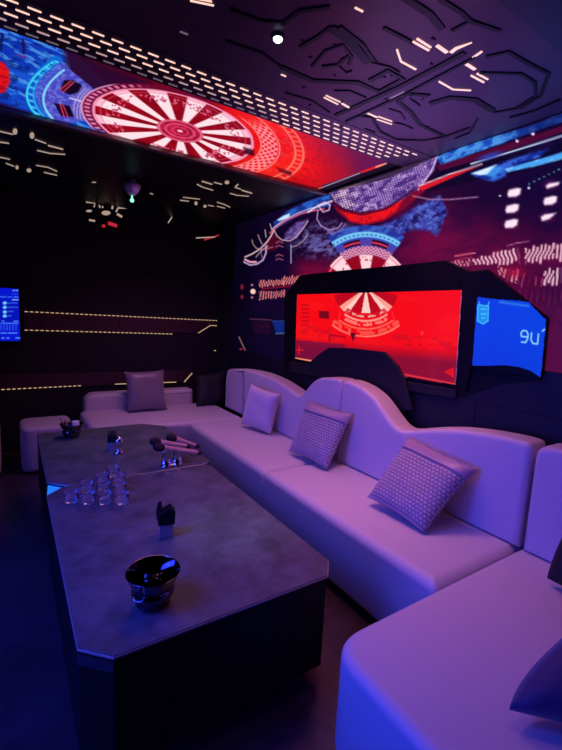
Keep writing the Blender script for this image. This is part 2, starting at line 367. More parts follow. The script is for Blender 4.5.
    # beams right of the vessel
    bl = p.area_([(437, 157), (455, 149), (490, 138), (530, 126), (600, 100), (600, 108), (530, 133), (500, 144), (440, 165)], (26, 72, 180)); p.put(bl*sst(G, .5, .2), (84, 160, 240), .85); p.put(bl*np.clip((x-500)/40, 0, 1), (14, 22, 96), .75)
    p.area_([(436, 166), (500, 146), (600, 114), (600, 120), (500, 153), (440, 171)], (80, 8, 50)); p.put(p.area_([(436, 172), (500, 154), (600, 120), (600, 150), (500, 176), (424, 192)], (10, 4, 34), .85)*sst(F, .6), (30, 14, 70), .6)
    p.area_([(418, 187), (452, 174), (482, 165), (470, 170), (422, 191)], (220, 24, 40)); p.line([(419, 186), (450, 174), (482, 164)], 1.1, (240, 200, 225))
    p.line([(471, 164), (520, 149), (600, 124)], 1.5, (196, 208, 246)); p.blob(490, 156, 18, 4, (46, 62, 170), .9, -.3)
    q = p.area_([(471, 174), (486, 168), (520, 157), (548, 149), (540, 157), (508, 168), (505, 176), (494, 181), (484, 180)], (22, 44, 150), 1, 3); p.put(q*sst(G, .5), (60, 110, 225), .8)
    p.area_([(471, 173.5), (497, 164.5), (488, 174.5), (480, 175)], (215, 240, 255)); p.area_([(486, 175), (495, 166), (503, 168), (494, 178)], (60, 150, 240), .9, 3)
    q = p.area_([(505, 169), (540, 159), (600, 141), (600, 148), (540, 165), (508, 172)], (74, 165, 245)); p.put(q*sst(G, .56), (150, 215, 255), .7)
    p.line([(413, 196), (430, 199.5), (450, 199.5), (478, 197)], 1.2, (190, 130, 180), .8)
    for a_, b_, c_ in ((517, 141, 1.9), (533, 134, 1.9), (529, 188, 1.4), (500, 196, .9)): p.blob(a_, b_, c_, c_*.85, (245, 220, 255), 1, 0, 3)
    for k in range(14): p.blob(529+k*5, 184-k*2.4, 1.3, 1.2, (80, 130, 150), .9, 0, 3)
    # white lamp blocks
    for cx_, cy_, tp in ((514, 193, 0), (512, 209, 0), (511, 224, 0), (551, 185, 2), (550, 201, 0), (547, 217, 1), (590, 176, 0), (589, 192, 0)):
        p.blob(cx_, cy_, 10, 7, (150, 30, 120), .5, 0, 1.2)
        p.area_([(541, 217), (545, 214.5), (556, 213), (549, 219), (542, 221)] if tp == 1 else ([(546, 186), (549, 183.5), (560, 182), (558, 185), (547, 188.5)] if tp == 2 else [(cx_-6.5, cy_+1), (cx_-5, cy_-3), (cx_+3, cy_-5), (cx_+7, cy_-4.5), (cx_+6, cy_+1), (cx_+2, cy_+3.5), (cx_-5.5, cy_+4)]), (255, 230, 248), 1, 2)
    # circuit script bands
    def script(x0, x1, top, bot, seed, col=(255, 195, 215), wv=4.0, cut=.5):
        t = np.clip((x-x0)/(x1-x0), 0, 1); yt = top[0]+(top[1]-top[0])*t; yb = bot[0]+(bot[1]-bot[0])*t; v = (y-yt)/(yb-yt)
        def h(a): q_ = np.sin(a*127.1+seed*33.7)*43758.5453; return q_-np.floor(q_)
        u = x/wv; g = np.floor(u/4.2); sg = np.where(h(g) > .42, 1, -1)*np.where(h(g+50) > .3, 1., .15)
        u = u+v*.55+sg*np.clip((v-.3)/.35, 0, 1)*.9; i = np.floor(u); f = np.abs(u-i-.5)
        m = np.clip((cut/2-f)*wv+.5, 0, 1)*sst(v, .22*h(i), .06)*(1-sst(v, 1-.22*h(i+9), .06))*(x > x0)*(x < x1)*np.where(h(i+31) > .9, .25, 1)
        brk = np.abs(v-.25-.5*h(i+77)) < .05; m = m*np.where(brk & (h(i+5) > .85), 0, 1); p.put(m, col, .95)
    p.put(np.clip(1-np.abs(y-(264-(x-450)*.04))/16, 0, 1)*np.clip((x-450)/30, 0, 1), (120, 8, 56), .6)
    script(468, 520, (260, 244), (266, 265), 11); script(432, 470, (264, 258), (268, 267), 12, (225, 130, 160), 3.6); script(525, 640, (247, 226), (265, 256), 13)
    script(498, 519, (266, 269), (276, 288), 14, (235, 140, 160)); script(520, 545, (268, 276), (290, 288), 15, (170, 50, 95), 6, .22); script(544, 640, (268, 254), (287, 280), 16)
    p.put(np.clip(1-np.hypot((x-514)/16, (y-272)/9), 0, 1), (180, 14, 50), .7)
    for k in range(9): p.line([(520+k*6, 290), (519+k*6, 299+(k*7) % 9)], .8, (110, 40, 96), .7)
    p.line([(455, 256), (475, 253)], 1.1, (235, 110, 130)); p.line([(456, 260), (472, 257)], .8, (170, 50, 80)); p.line([(507, 246), (517, 243), (529, 241)], .9, (210, 120, 170), .8)
    c1 = (240, 128, 128)
    script(259, 284, (280, 279), (288, 286), 21, c1, 2.6, .6); script(282, 306, (276, 274), (286, 284), 22, c1, 2.6, .6); script(259, 285, (291, 289), (301, 298), 23, (225, 118, 124), 2.6, .6)
    p.line([(262, 289), (290, 286)], 1.1, (160, 16, 36)); p.blob(253, 291.5, 3.2, 3.2, (255, 205, 195), 1, 0, 3); p.blob(252, 285, 1.8, 1.5, (200, 120, 130)); p.blob(252, 297.5, 1.8, 1.5, (200, 120, 130))
    p.blob(242, 287, 2.4, 4, (140, 30, 50), .9); p.blob(242, 297, 2.4, 3, (140, 30, 50), .9)
    p.line([(250, 319), (271, 320)], 1, (120, 56, 84), .8); p.line([(259, 326), (270, 326)], 1, (100, 36, 74), .7); p.area_([(252, 321), (270, 322), (270, 335), (254, 333)], (36, 5, 36), .8)
    p.area_([(272, 321), (300, 321), (300, 333), (276, 333)], (10, 36, 120)); p.line([(276, 333.5), (300, 333)], 1.1, (80, 110, 150)); p.line([(272, 321), (300, 321)], .9, (44, 62, 130))
    p.line([(239, 337), (245, 350)], 1.2, (190, 120, 110), .8); p.blob(241, 349, 2.5, 1.5, (160, 30, 60))
    # blue and coral tentacle on the left
    q = p.area_([(274, 222), (286, 212), (304, 203), (330, 194), (331, 205), (304, 213), (284, 224), (274, 230)], (22, 54, 150), .9, 2.5); p.put(q*sst(G, .5, .2), (50, 120, 225), .75)
    p.area_([(277, 220), (284, 215.5), (290, 213.5), (289, 217.5), (279, 221)], (205, 228, 255)); q = p.area_([(284, 240), (286, 232), (296, 223), (308, 219), (302, 231), (292, 240)], (92, 66, 136), .85, 2.5); p.put(q*sst(K, .55), (140, 110, 190), .6)
    p.area_([(262, 246), (274, 232), (282, 240), (276, 250), (266, 252)], (86, 8, 34), .8, 3)
    for q, wd, cc in (([(245, 257), (252, 254), (260, 249), (267, 242), (271, 236), (274, 230)], 1.4, (235, 195, 200)), ([(244, 262), (250, 265), (257, 264), (263, 260), (266, 253), (266, 246)], 1.6, (200, 170, 220)),
                      ([(245, 259.5), (250, 262), (256, 262)], 2.0, (250, 170, 200)), ([(270, 233), (278, 226), (287, 220), (300, 214), (312, 211), (324, 209)], 1.3, (240, 96, 110)), ([(272, 229), (284, 220), (298, 213), (312, 208), (326, 204)], 1.1, (205, 190, 235)),
                      ([(274, 230), (277, 236), (282, 240), (290, 241), (296, 237), (302, 230), (308, 221)], 1.1, (215, 170, 190)), ([(292, 247), (298, 245), (304, 240), (308, 234)], 1.0, (180, 150, 160)), ([(291, 245), (291, 263)], 1.2, (160, 160, 195)),
                      ([(252, 240), (253, 244), (256, 248), (259, 249)], .9, (190, 160, 150)), ([(258, 235), (260, 240), (262, 244)], .9, (190, 170, 150)), ([(265, 230), (266, 237)], 1, (190, 180, 170)), ([(270, 224), (272, 230)], 1, (190, 180, 180)),
                      ([(262, 258), (261, 252), (262, 247)], .9, (140, 110, 150)), ([(318, 210), (317, 219), (321, 226), (330, 230), (338, 228), (342, 223)], 1.1, (185, 155, 210)), ([(318, 205), (323, 212), (329, 210), (330, 205), (325, 202), (319, 205)], 1.2, (235, 190, 225)),
                      ([(308, 212), (318, 206), (332, 201)], 1.8, (235, 205, 240)), ([(324, 228), (332, 234), (340, 231), (346, 224)], 1.0, (140, 105, 185)), ([(262, 250), (273, 247)], .9, (190, 110, 120)), ([(256, 257), (262, 250), (268, 246)], .9, (200, 170, 190))):
        p.line(q, wd, cc, .95)
    for yy in (243, 247, 256, 260): p.line([(276, yy), (279, yy-1.6), (283, yy)], 1.0, (180, 90, 120), .9)
led_wall = thing('led_wall', 'large picture wall glowing blue, magenta and red with white circuit script', 'led screen', (XW-.006, 2.8, 1.8))
led_surface('display', 'x', XW-.012, .2, YB-.18, 1.06, ZC-.01, .006, wall_picture, led_wall)
b = bmesh.new(); box(b, XW-.01, XW, .18, YB-.18, 1.06, ZC); obj('backing', b, MT['blackmat'], led_wall)

# ------------------------------------------------------------------ LED ceiling band
YR0, YR1, XR = 2.155, 2.94, 2.26
def ceiling_picture(p):
    x, y = p.x, p.y; F = p.fbm(34, 14, 31, .3); G = p.fbm(9, 4, 32, .3); K = p.fbm(3.5, 2.2, 34, .3)
    p.fill((84, 4, 28)); p.put(np.clip((x-150)/60, 0, 1)*np.clip((118+.25*(x-215)-y)/14+.6, 0, 1), (196, 8, 22), .9); p.put(np.clip((x-205)/50, 0, 1), (240, 12, 14))
    p.put(np.clip((x-212)/40, 0, 1)*np.clip((325-x)/40, 0, 1)*sst(F, .52, .25), (255, 36, 22), .7); p.put(np.clip((x-250)/30, 0, 1)*sst(K, .66, .12), (165, 6, 24), .55)
    p.put(np.clip((x-312)/50+(170-y)/90, 0, 1), (112, 8, 62), .9); p.put(np.clip((x-345)/30, 0, 1), (84, 12, 84), .7); p.put(np.clip((y-168)/20, 0, 1)*np.clip((x-262)/20, 0, 1), (150, 6, 26), .5)
    m = p.area_([(-400, -180), (28, 28), (60, 46), (86, 62), (128, 110), (110, 134), (60, 122), (0, 104), (-400, 0)], (12, 50, 176), 1, 3); p.put(m*sst(F, .5, .3), (26, 96, 220), .7); p.put(m*sst(p.fbm(13, 3, 33, .45), .58, .08), (86, 165, 240), .7); p.put(m*sst(G, .36, -.1), (8, 22, 96), .6)
    p.area_([(62, 40), (90, 58), (150, 84), (100, 98), (68, 72)], (44, 6, 44), .95, 8)
    p.area_([(-60, 84), (28, 112), (58, 126), (0, 112)], (20, 8, 60), .9, 5); q = p.area_([(-12, 62), (3, 62), (9, 70), (10, 82), (5, 92), (-12, 96)], (225, 18, 18), 1, 3); p.put(q*sst(G, .55), (150, 6, 40), .7); p.blob(-60, 60, 30, 18, (225, 20, 20))
    p.line([(2, 34), (1, 50)], 2.6, (8, 12, 60), .8); p.line([(23, 40), (24, 53)], 2.8, (30, 12, 80), .9); p.line([(18, 55), (26, 57)], 2, (130, 40, 120), .8)
    # cone of rings
    cone = [(60, 60), (68, 68), (96, 91), (100, 100), (90, 120), (60, 124), (44, 122), (34, 100), (38, 80), (48, 66)]
    m = p.area_(cone, (70, 70, 190)); p.put(m*sst(K, .55), (140, 140, 236), .55)
    def arc(x0, y0, x1, y1, bul, n=15): return [(x0+(x1-x0)*t-bul*(1-(2*t-1)**2), y0+(y1-y0)*t) for t in np.linspace(0, 1, n)]
    for q, wd, cc in ((arc(57, 60, 50, 124, 23), 9, (14, 104, 215)), (arc(53, 62, 45, 122, 22), 2.0, (60, 220, 245)), (arc(57, 62, 50, 122, 20), 1.2, (50, 190, 240)), (arc(64, 70, 57, 123, 17), 2.0, (130, 225, 255)), (arc(61, 66, 54, 123, 18.5), 1.0, (30, 120, 225))):
        p.line(q, wd, cc)
    A_ = arc(56, 61, 48, 123, 22, 20)
    for k in range(0, 20): p.line([(A_[k][0]-1, A_[k][1]), (A_[k][0]+2.4, A_[k][1]+1.4)], 1.1, (10, 50, 150) if k % 2 else (130, 240, 255), .8)
    p.area_([(64, 80), (72, 80), (82, 85), (79, 92), (70, 95), (60, 90)], (20, 4, 34)); p.line([(74, 82), (63, 92)], 1.1, (235, 70, 80)); p.line([(71, 81), (60, 90)], 1.0, (235, 70, 80))
    p.area_([(54, 103), (70, 106), (74, 117), (61, 116)], (20, 4, 34)); p.line([(60, 104), (64, 116)], 1.2, (235, 60, 90)); p.line([(63, 105), (68, 117)], 1.0, (235, 60, 90))
    m = p.area_([(84, 86), (95, 92), (89, 104), (87, 119), (75, 119), (72, 106), (77, 94)], (150, 140, 222)); rr = np.hypot(x-120, (y-112)*1.3); p.put(m*sst(np.sin(rr*2.0), .2, .5), (84, 60, 160), .8); p.line([(70, 98), (90, 104)], 1.6, (200, 190, 240))
    # wheel
    a, c_ = 83., 33.; rot = .25; co, si = math.cos(rot), math.sin(rot); ex, ey = 173, 126.5; hx, hy = 180, 131
    U = ((x-ex)*co+(y-ey)*si)/a; V = (-(x-ex)*si+(y-ey)*co)/c_; R_ = np.hypot(U, V)
    def rg(k0, k1, s_=.02): return np.clip((R_-k0)/s_+.5, 0, 1)*np.clip((k1-R_)/s_+.5, 0, 1)
    p.put(rg(.99, 1.14)*np.clip((225-x)/20, 0, 1), (110, 6, 44), .9); p.put(rg(1.03, 1.10)*sst(np.sin(np.arctan2(V, U)*60), 0, .6)*np.clip((150-x)/20, 0, 1), (235, 130, 180), .9); p.put(rg(1.12, 1.145)*np.clip((120-x)/10, 0, 1), (230, 160, 210))
    whl = rg(-1, 1.0); p.put(whl, (140, 3, 22)); p.put(whl*sst(G, .55), (175, 8, 32), .5)
    u = ((x-hx)*co+(y-hy)*si)/a; v = (-(x-hx)*si+(y-hy)*co)/c_; ang = np.arctan2(v, u); rh = np.hypot(u, v)
    sec = np.clip((np.sin(ang*13+math.pi*.55)-.02)*rh*4.5+.5, 0, 1); wm = whl*sec
    p.put(wm, (255, 226, 234)); p.put(wm*rg(.9, 1.0), (245, 150, 185), .5)
    gl = sst(p.noise(2.2, 1.6, 44, .7), .62, .2); p.put(wm*rg(.66, .84)*gl*(F > .42), (190, 50, 90), .8); p.put(whl*(1-sec)*rg(.66, .84)*gl*(F > .42), (235, 110, 150), .8)
    p.put(rg(.965, 1.0), (250, 150, 185)); p.put(rg(.89, .905), (230, 100, 140), .6)
    r2 = np.hypot(u/.285, v/.31); hub = np.clip((1-r2)*12+.5, 0, 1); p.put(hub, (196, 24, 66)); p.put(hub*sst(K, .5), (140, 6, 40), .7); p.put(np.clip(1-np.abs(r2-.93)*9, 0, 1), (240, 130, 165), .9); p.put(np.clip(1-np.abs(r2-.62)*9, 0, 1), (235, 100, 140), .8); p.put(np.clip(1-np.abs(r2-.35)*10, 0, 1), (225, 80, 120), .7); p.put(np.clip((.14-r2)*20, 0, 1), (255, 200, 205))
    p.area_([(92, 128), (104, 131), (114, 140), (96, 137)], (80, 80, 190), .9, 3)
    # ring fragments on the right
    th = np.arctan2(V, U); side = np.clip((U-.72)*12, 0, 1)
    p.put(rg(1.10, 1.30)*side*np.clip((y-118)/10, 0, 1)*sst(np.sin(th*55)*np.sin(R_*75), -.2, .4), (255, 150, 160), .9); p.put((rg(1.08, 1.10)+rg(1.31, 1.33))*side, (255, 150, 150), .9)
    p.put((rg(1.50, 1.53)+rg(1.60, 1.63))*np.clip((U-.5)*6, 0, 1), (255, 130, 110), .85); p.put(rg(1.53, 1.60)*side*sst(np.sin(th*75), .1, .4), (255, 110, 90), .7); p.put(rg(1.33, 1.50)*side*sst(K, .56), (250, 80, 70), .5)
    p.area_([(243, 147), (254, 150), (254, 156), (246, 154)], (40, 4, 26), .85, 2); p.area_([(276, 167), (292, 172), (291, 176), (280, 172)], (90, 4, 20), .8, 2)
    p.area_([(312, 189), (400, 159), (404, 164), (322, 197)], (20, 5, 30)); p.line([(318, 189), (360, 173)], 1.1, (200, 185, 215), .85); p.line([(314, 190), (321, 187.5)], 1.8, (240, 60, 40)); p.line([(362, 172), (382, 165)], 2.2, (235, 26, 24)); p.line([(376, 167), (386, 163.5)], 1.4, (255, 170, 140))
led_c = thing('led_ceiling_band', 'bright ceiling band showing a red and white striped fortune wheel', 'led screen', (.3, 2.5, ZC))
led_surface('display', 'z', ZC-.006, -.3, XR+.03, YR0, YR1, .0042, ceiling_picture, led_c)
b = bmesh.new(); box(b, XL, XR+.07, YR0-.005, YR1+.005, ZC-.005, ZC+.02); obj('backing', b, MT['blackmat'], led_c)
b = bmesh.new(); box(b, XL, XW-.02, YR1, YR1+.05, ZC-.035, ZC+.02, .006, 2); obj('edge_rail', b, MT['brown'], led_c)['label'] = 'dull bronze rail'
b = bmesh.new(); box(b, XR+.04, XW-.02, YR0, YR1, ZC-.02, ZC+.02, .003, 1); obj('end_cap', b, MT['black'], led_c)

# ------------------------------------------------------------------ slotted strip
t = thing('slotted_light_strip', 'black perforated ceiling strip with five rows of warm slot lights', 'ceiling light', (.9, 1.96, ZC))
b = bmesh.new(); box(b, XL, XW-.02, 1.905, YR0-.006, ZC-.012, ZC+.02, .003, 1); obj('strip_plate', b, MT['ceil'], t)
slots = []
for r_, (y_, xo, xe) in enumerate(((1.941, .119, 2.22), (1.983, .083, 2.19), (2.029, .119, 2.17), (2.076, .083, 2.15), (2.120, .119, 2.10))):
    x_ = xo-.072*9
    while x_ < xe: slots.append((math.dist((x_, y_), (0, 0)) if x_ > -.07 else 99, x_, y_, r_)); x_ += .072
slots.sort(); rest = bmesh.new()
for i_, (_, x_, y_, r_) in enumerate(slots):
    b = bmesh.new() if i_ < 100 else rest
    prism(b, rounded([(x_-.0225, y_-.0042), (x_+.0225, y_-.0042), (x_+.0225, y_+.0042), (x_-.0225, y_+.0042)], .004, 3), 'z', ZC-.0145, ZC-.011)
    if i_ < 100: obj('slot_light', b, MT[('slot', 'slot', 'slot', 'slotmid', 'dim')[r_]], t)  # last rows get weaker emission, imitating the slanting view into recessed slots
obj('slot_lights', rest, MT['slot'], t)['kind'] = 'stuff'

# ------------------------------------------------------------------ embossed near ceiling
ZP = ZC-.01
t = thing('embossed_ceiling_panel', 'glossy purple ceiling panel with raised black circuit ridges and pinkish light dashes', 'ceiling panel', (1.1, 1.3, ZC))
b = bmesh.new(); box(b, XL, XW-.02, .92, 1.90, ZP, ZC+.02); obj('panel_plate', b, MT['ceil'], t)
def cz(q, z=ZP): return [tuple(at(px, py, z=z)) for px, py in q]
b = bmesh.new()
RID = [([(335, 115), (400, 86), (465, 52)], .035), ([(346, 121), (408, 92), (476, 56)], .02), ([(281, 66), (313, 80), (358, 82), (379, 91), (403, 78), (388, 70), (370, 80)], .035),
       ([(331, 27), (350, 40), (368, 62)], .05), ([(340, 26), (362, 43), (374, 60)], .022), ([(384, 27), (411, 41)], .02), ([(400, -6), (430, 13), (442, 28)], .035), ([(334, 90), (350, 90), (366, 97)], .008),
       ([(398, 101), (407, 93), (429, 95)], .028), ([(398, 101), (411, 112), (420, 124), (445, 136)], .028), ([(358, 115), (372, 117), (380, 131), (396, 139), (424, 140), (445, 136), (470, 127)], .02),
       ([(389, 108), (401, 112), (405, 119)], .008), ([(395, 122), (404, 124), (413, 128)], .009), ([(365, 128), (375, 132)], .007), ([(430, 103), (450, 97), (475, 99), (493, 110)], .045),
       ([(480, 72), (521, 73), (535, 82), (536, 95), (516, 108), (493, 112)], .02), ([(486, 56), (508, 51), (529, 63), (549, 73), (541, 95), (520, 108)], .022), ([(510, 117), (535, 110), (560, 99)], .022),
       ([(312, 66), (326, 50), (343, 44), (352, 56), (349, 64)], .018), ([(322, 66), (338, 64), (349, 55)], .02), ([(300, 46), (318, 36), (331, 26)], .02), ([(281, 24), (300, 10), (330, 6)], .02),
       ([(452, 30), (470, 20), (500, 30)], .02), ([(440, -2), (462, 12), (470, 20)], .022), ([(420, 105), (410, 98), (412, 92)], .01), ([(285, 92), (312, 100), (330, 112)], .012), ([(478, 118), (470, 132), (455, 138)], .012),
       ([(230, 8), (262, 20), (285, 22)], .014), ([(225, 40), (262, 52), (281, 66)], .016), ([(372, 62), (390, 66), (400, 72)], .008), ([(340, 66), (346, 72), (352, 70)], .008)]
for q, wd in RID: strip_bar(b, cz(q), wd*.72, .006)
for k in range(26):
    px, py = random.uniform(300, 440), random.uniform(35, 130)
    strip_bar(b, cz([(px, py), (px+random.uniform(1.5, 4), py+random.choice((-1, 1))*random.uniform(.5, 2))]), .006, .005)
obj('ridges', b, MT['ridge'], t)
b = bmesh.new()
DSH = [([(397, 49), (401, 61), (416, 69)], .009), ([(417, 38), (431, 47)], .009), ([(413, 41), (429, 50)], .009), ([(437, 45), (447, 52)], .016), ([(467, 61), (482, 51)], .010), ([(464, 62), (475, 69)], .015),
       ([(471, 75), (484, 82)], .008), ([(477, 73), (488, 79)], .008), ([(439, 81), (453, 89), (471, 90)], .008), ([(324, 97), (338, 104)], .007), ([(326, 95), (341, 102)], .006), ([(342, 103), (352, 109)], .012),
       ([(366, 112), (377, 117)], .010), ([(378, 116), (392, 121)], .006), ([(377, 119), (392, 124)], .006), ([(355, 7), (363, 11)], .007), ([(190, 0), (214, 5)], .006), ([(186, -4), (212, 1)], .006), ([(281, 74), (286, 76)], .006)]
b.free()
for q, wd in DSH+[([(451, 52), (456, 48), (472, 42)], .018)]:
    b = bmesh.new(); strip_bar(b, cz(q), wd*.8, .004, taper=wd == .018); obj('light_dash', b, MT['slot'], t)
for q, wd in (([(180, 31), (188, 34)], .006), ([(390, 98), (404, 91)], .010)):
    b = bmesh.new(); strip_bar(b, cz(q), wd, .004); obj('light_dash', b, MT['dim'], t)['label'] = 'faint dash'
t = thing('ceiling_spotlight', 'small round white spotlight burning in the near ceiling', 'spotlight', tuple(at(278, 36, z=ZP)))
c0 = at(278, 36, z=ZP)
b = bmesh.new(); lathe(b, [(0, 0), (.026, 0), (.026, -.006), (.022, -.010), (.018, -.010), (.018, -.004)], 28, c0); obj('housing', b, MT['black'], t, True)
b = bmesh.new(); lathe(b, [(.0, -.022), (.011, -.020), (.0175, -.014), (.0175, -.006)], 24, c0); obj('lens', b, MT['white'], t, True)

# ------------------------------------------------------------------ far black ceiling with light motifs
b = bmesh.new(); box(b, XL, XW-.02, YR1+.055, YB-.005, ZC-.008, ZC+.02); far_c = struct(obj('trim_4', b, MT['ceilfar']))
def motif(label, group, segs, blobs=(), reds=()):
    def pt(px, py):
        p_ = at(px, py, z=ZC-.008)
        return (tuple(p_), 'z') if p_[1] < YB-.03 else (tuple(at(px, py, y=YB)), 'y')
    c = pt(*segs[0][0][0])[0]
    t = thing('ceiling_light_motif', label, 'decorative light', c, group)
    for q, wd in segs:
        b = bmesh.new(); ps = [pt(*a) for a in q]; ax = 'y' if any(k[1] == 'y' for k in ps) else 'z'
        ps = [tuple(at(*a, y=YB)) if ax == 'y' else k[0] for a, k in zip(q, ps)]
        strip_bar(b, ps, wd*.6, .006, ax, -1); obj('light_mark', b, MT['gold'], t)
    for px, py, rx, ry in blobs:
        b = bmesh.new(); p_, ax = pt(px, py); pts = []
        for k in range(14):
            a = 2*math.pi*k/14; qx, qy = px+rx*.75*math.cos(a), py+ry*.75*math.sin(a)
            g = at(qx, qy, y=YB) if ax == 'y' else at(qx, qy, z=ZC-.008); pts.append((g[0], g[2]) if ax == 'y' else (g[0], g[1]))
        if ax == 'y': prism(b, pts, 'y', YB-.006, YB)
        else: prism(b, pts, 'z', ZC-.015, ZC-.008)
        obj('light_mark', b, MT['gold'], t)
    for q, wd in reds:
        b = bmesh.new(); strip_bar(b, [tuple(at(*a, y=YB)) for a in q], wd*.7, .006, 'y', -1); obj('red_mark', b, MT['redled'], t)
G = 'light motifs in the black far ceiling'
motif('winged motif of gold light dashes in the far left ceiling', G,
      [([(-4, 130), (13, 134)], .010), ([(35, 139), (46, 143)], .010), ([(48, 145), (63, 149)], .02), ([(37, 150), (50, 153), (65, 154)], .010), ([(-4, 141), (9, 143)], .012), ([(-4, 156), (10, 159)], .012), ([(6, 163), (14, 166)], .010), ([(36, 165), (48, 167), (57, 171)], .010), ([(44, 172), (57, 175)], .016), ([(92, 182), (96, 182)], .008)],
      [(15, 131, 3, 3.4), (32, 135, 3, 3.6), (29, 170, 3, 2), (17, 167, 2, 2)])
motif('winged motif of gold light dashes right of the ceiling dome', G,
      [([(202, 181), (212, 184)], .022), ([(197, 184), (203, 187), (213, 190)], .011), ([(214, 182), (222, 184)], .011), ([(238, 184), (235, 187), (241, 189)], .014), ([(242, 190), (252, 193)], .024), ([(230, 193), (237, 195), (249, 196)], .011), ([(183, 197), (200, 199)], .010), ([(180, 200), (189, 201)], .02), ([(208, 205), (214, 206)], .010), ([(217, 202), (224, 204), (230, 207)], .011), ([(217, 206), (225, 208)], .012), ([(150, 193), (153, 194)], .012)],
      [(196, 203, 2, 2), (205, 206, 2, 1.4), (227, 182, 3, 1.8)])
motif('small emblem with round lamp and red marks high on the back wall', G,
      [([(86, 202), (95, 203), (94, 207)], .025), ([(126, 208), (118, 208), (116, 212)], .025), ([(117, 214), (122, 217)], .04), ([(89, 220), (95, 221)], .03), ([(99, 205), (100, 208)], .02), ([(102, 206), (103, 208)], .02), ([(113, 205), (112, 209)], .03), ([(196, 238), (215, 237)], .022), ([(168, 223), (172, 217)], .02)],
      [(106, 213, 6, 3), (89, 211, 4, 1.6)], [([(108, 223), (117, 226)], .05), ([(102, 226), (105, 226)], .04), ([(204, 240), (226, 233)], .02)])
c0 = at(132, 180, z=ZC-.008)
t = thing('ceiling_dome', 'small purple blue dome hanging from the black ceiling with green indicator', 'dome camera', tuple(c0))
b = bmesh.new(); lathe(b, [(0, 0), (.03, 0), (.03, -.02), (.068, -.035), (.075, -.05), (.06, -.07)], 28, c0); obj('mount', b, MT['dome'], t, True)
b = bmesh.new(); lathe(b, [(.062, -.068), (.055, -.09), (.035, -.115), (.015, -.125), (0, -.127)], 28, c0); obj('dome', b, MT['dome'], t, True)
b = bmesh.new(); lathe(b, [(0, -.125), (.007, -.125), (.007, -.15), (.016, -.155), (.016, -.172), (0, -.182)], 16, c0); obj('indicator', b, MT['green'], t, True)

# ------------------------------------------------------------------ back wall bands and monitor
def bz(q, y=YB): return [tuple(at(px, py, y=y)) for px, py in q]
def band(label, pts, trims, group):
    c = at(*pts[0], y=YB)
    t = thing('wall_light_band', label, 'wall light', tuple(c), group)
    b = bmesh.new(); prism(b, [(p_[0], p_[2]) for p_ in bz(pts)], 'y', YB-.012, YB); obj('hexagon_panel', b, MT['hexa'], t)
    for q, dotted in trims:
        b = bmesh.new(); P = [Vector(p_) for p_ in bz(q, YB-.006)]
        if not dotted: strip_bar(b, P, .009, .012, 'y', -1); obj('edge_light', b, MT['trim'], t); continue
        for a, e in zip(P, P[1:]):
            n = max(1, int((e-a).length/.045))
            for k in range(n): strip_bar(b, [a.lerp(e, (k+.1)/n), a.lerp(e, (k+.72)/n)], .009, .012, 'y', -1)
        obj('edge_light', b, MT['trim'], t)
G = 'hexagon bands with gold edge lights on the back wall'
band('upper dark red hexagon band edged with gold lights, right of the monitor', [(24, 312), (225, 321), (225, 326), (210, 326), (200, 333), (24, 330)],
     [([(24, 311.5), (225, 321)], 1), ([(24, 330), (173, 334)], 1), ([(198, 333), (210, 325.5), (225, 326)], 0)], G)
band('lower dark red hexagon band behind the back sofa, gold lights below it', [(-40, 376), (120, 372), (192, 370), (183, 382), (-40, 391)],
     [([(-40, 391.5), (82, 385.5)], 1), ([(115, 384), (176, 382)], 0), ([(184, 382), (192, 373)], 0)], G)
t = thing('corner_light_bracket', 'small gold light bracket low on the back wall by the corner', 'wall light', tuple(at(224, 360, y=YB)))
b = bmesh.new(); strip_bar(b, bz([(214, 350.5), (223, 351)]), .010, .01, 'y', -1); obj('light_mark', b, MT['trim'], t)
b = bmesh.new(); strip_bar(b, bz([(223, 354), (223, 360), (219, 361)]), .012, .01, 'y', -1); obj('light_mark', b, MT['trim'], t)
def monitor_picture(p):
    x, y = p.x, p.y; p.fill((6, 22, 205)); p.put((y > 300) & (y < 322), (4, 16, 170), .6)
    for yy, x0, x1, c in ((290.5, 13, 15, (150, 200, 255)), (290.5, 16.5, 18, (150, 200, 255)), (294, 12, 18, (30, 80, 230)), (296.8, 0, 6, (70, 130, 240)), (297, 8, 11.5, (70, 130, 240)), (297, 14, 18, (90, 150, 250)), (299.8, 12.5, 18.5, (170, 215, 255)),
                          (303, 7, 17, (60, 110, 240)), (307.3, 8, 17.5, (60, 110, 240)), (311.4, 8, 13, (70, 120, 240)), (315.8, 8, 11, (80, 130, 240)), (321, 2, 4, (90, 150, 245)), (321.3, 14, 18, (110, 170, 255)), (323.3, 1, 18, (80, 150, 255)),
                          (333, 1, 6, (100, 170, 255)), (333, 8, 17, (110, 180, 255)), (338, 2, 4, (120, 190, 255)), (338, 7, 9, (120, 190, 255)), (338, 16, 20, (120, 200, 255))):
        p.line([(x0, yy), (x1, yy)], 1.0, c, .9)
    for yy in (303, 307.3, 312, 316): p.blob(4.8, yy, 2.4, 1.9, (110, 200, 255), 1, 0, 3)
    for k in range(6): p.line([(1+k*3, 325), (1+k*3, 330)], .9, (60, 120, 245), .8)
m0 = at(-10, 287, y=YB-.06); m1 = at(20.3, 341, y=YB-.06)
XM0, XM1, ZM0, ZM1 = -.30, float(m1[0]), float(m1[2]), float(at(19, 289, y=YB-.06)[2])
t = thing('song_monitor', 'blue touch monitor with a song list hanging on the back wall', 'monitor', ((XM0+XM1)/2, YB, (ZM0+ZM1)/2))
b = bmesh.new(); box(b, XM0-.012, XM1+.012, YB-.055, YB, ZM0-.012, ZM1+.012, .006, 2); obj('casing', b, MT['black'], t)
led_surface('display', 'y', YB-.06, XM0, XM1, ZM0, ZM1, .005, monitor_picture, t)

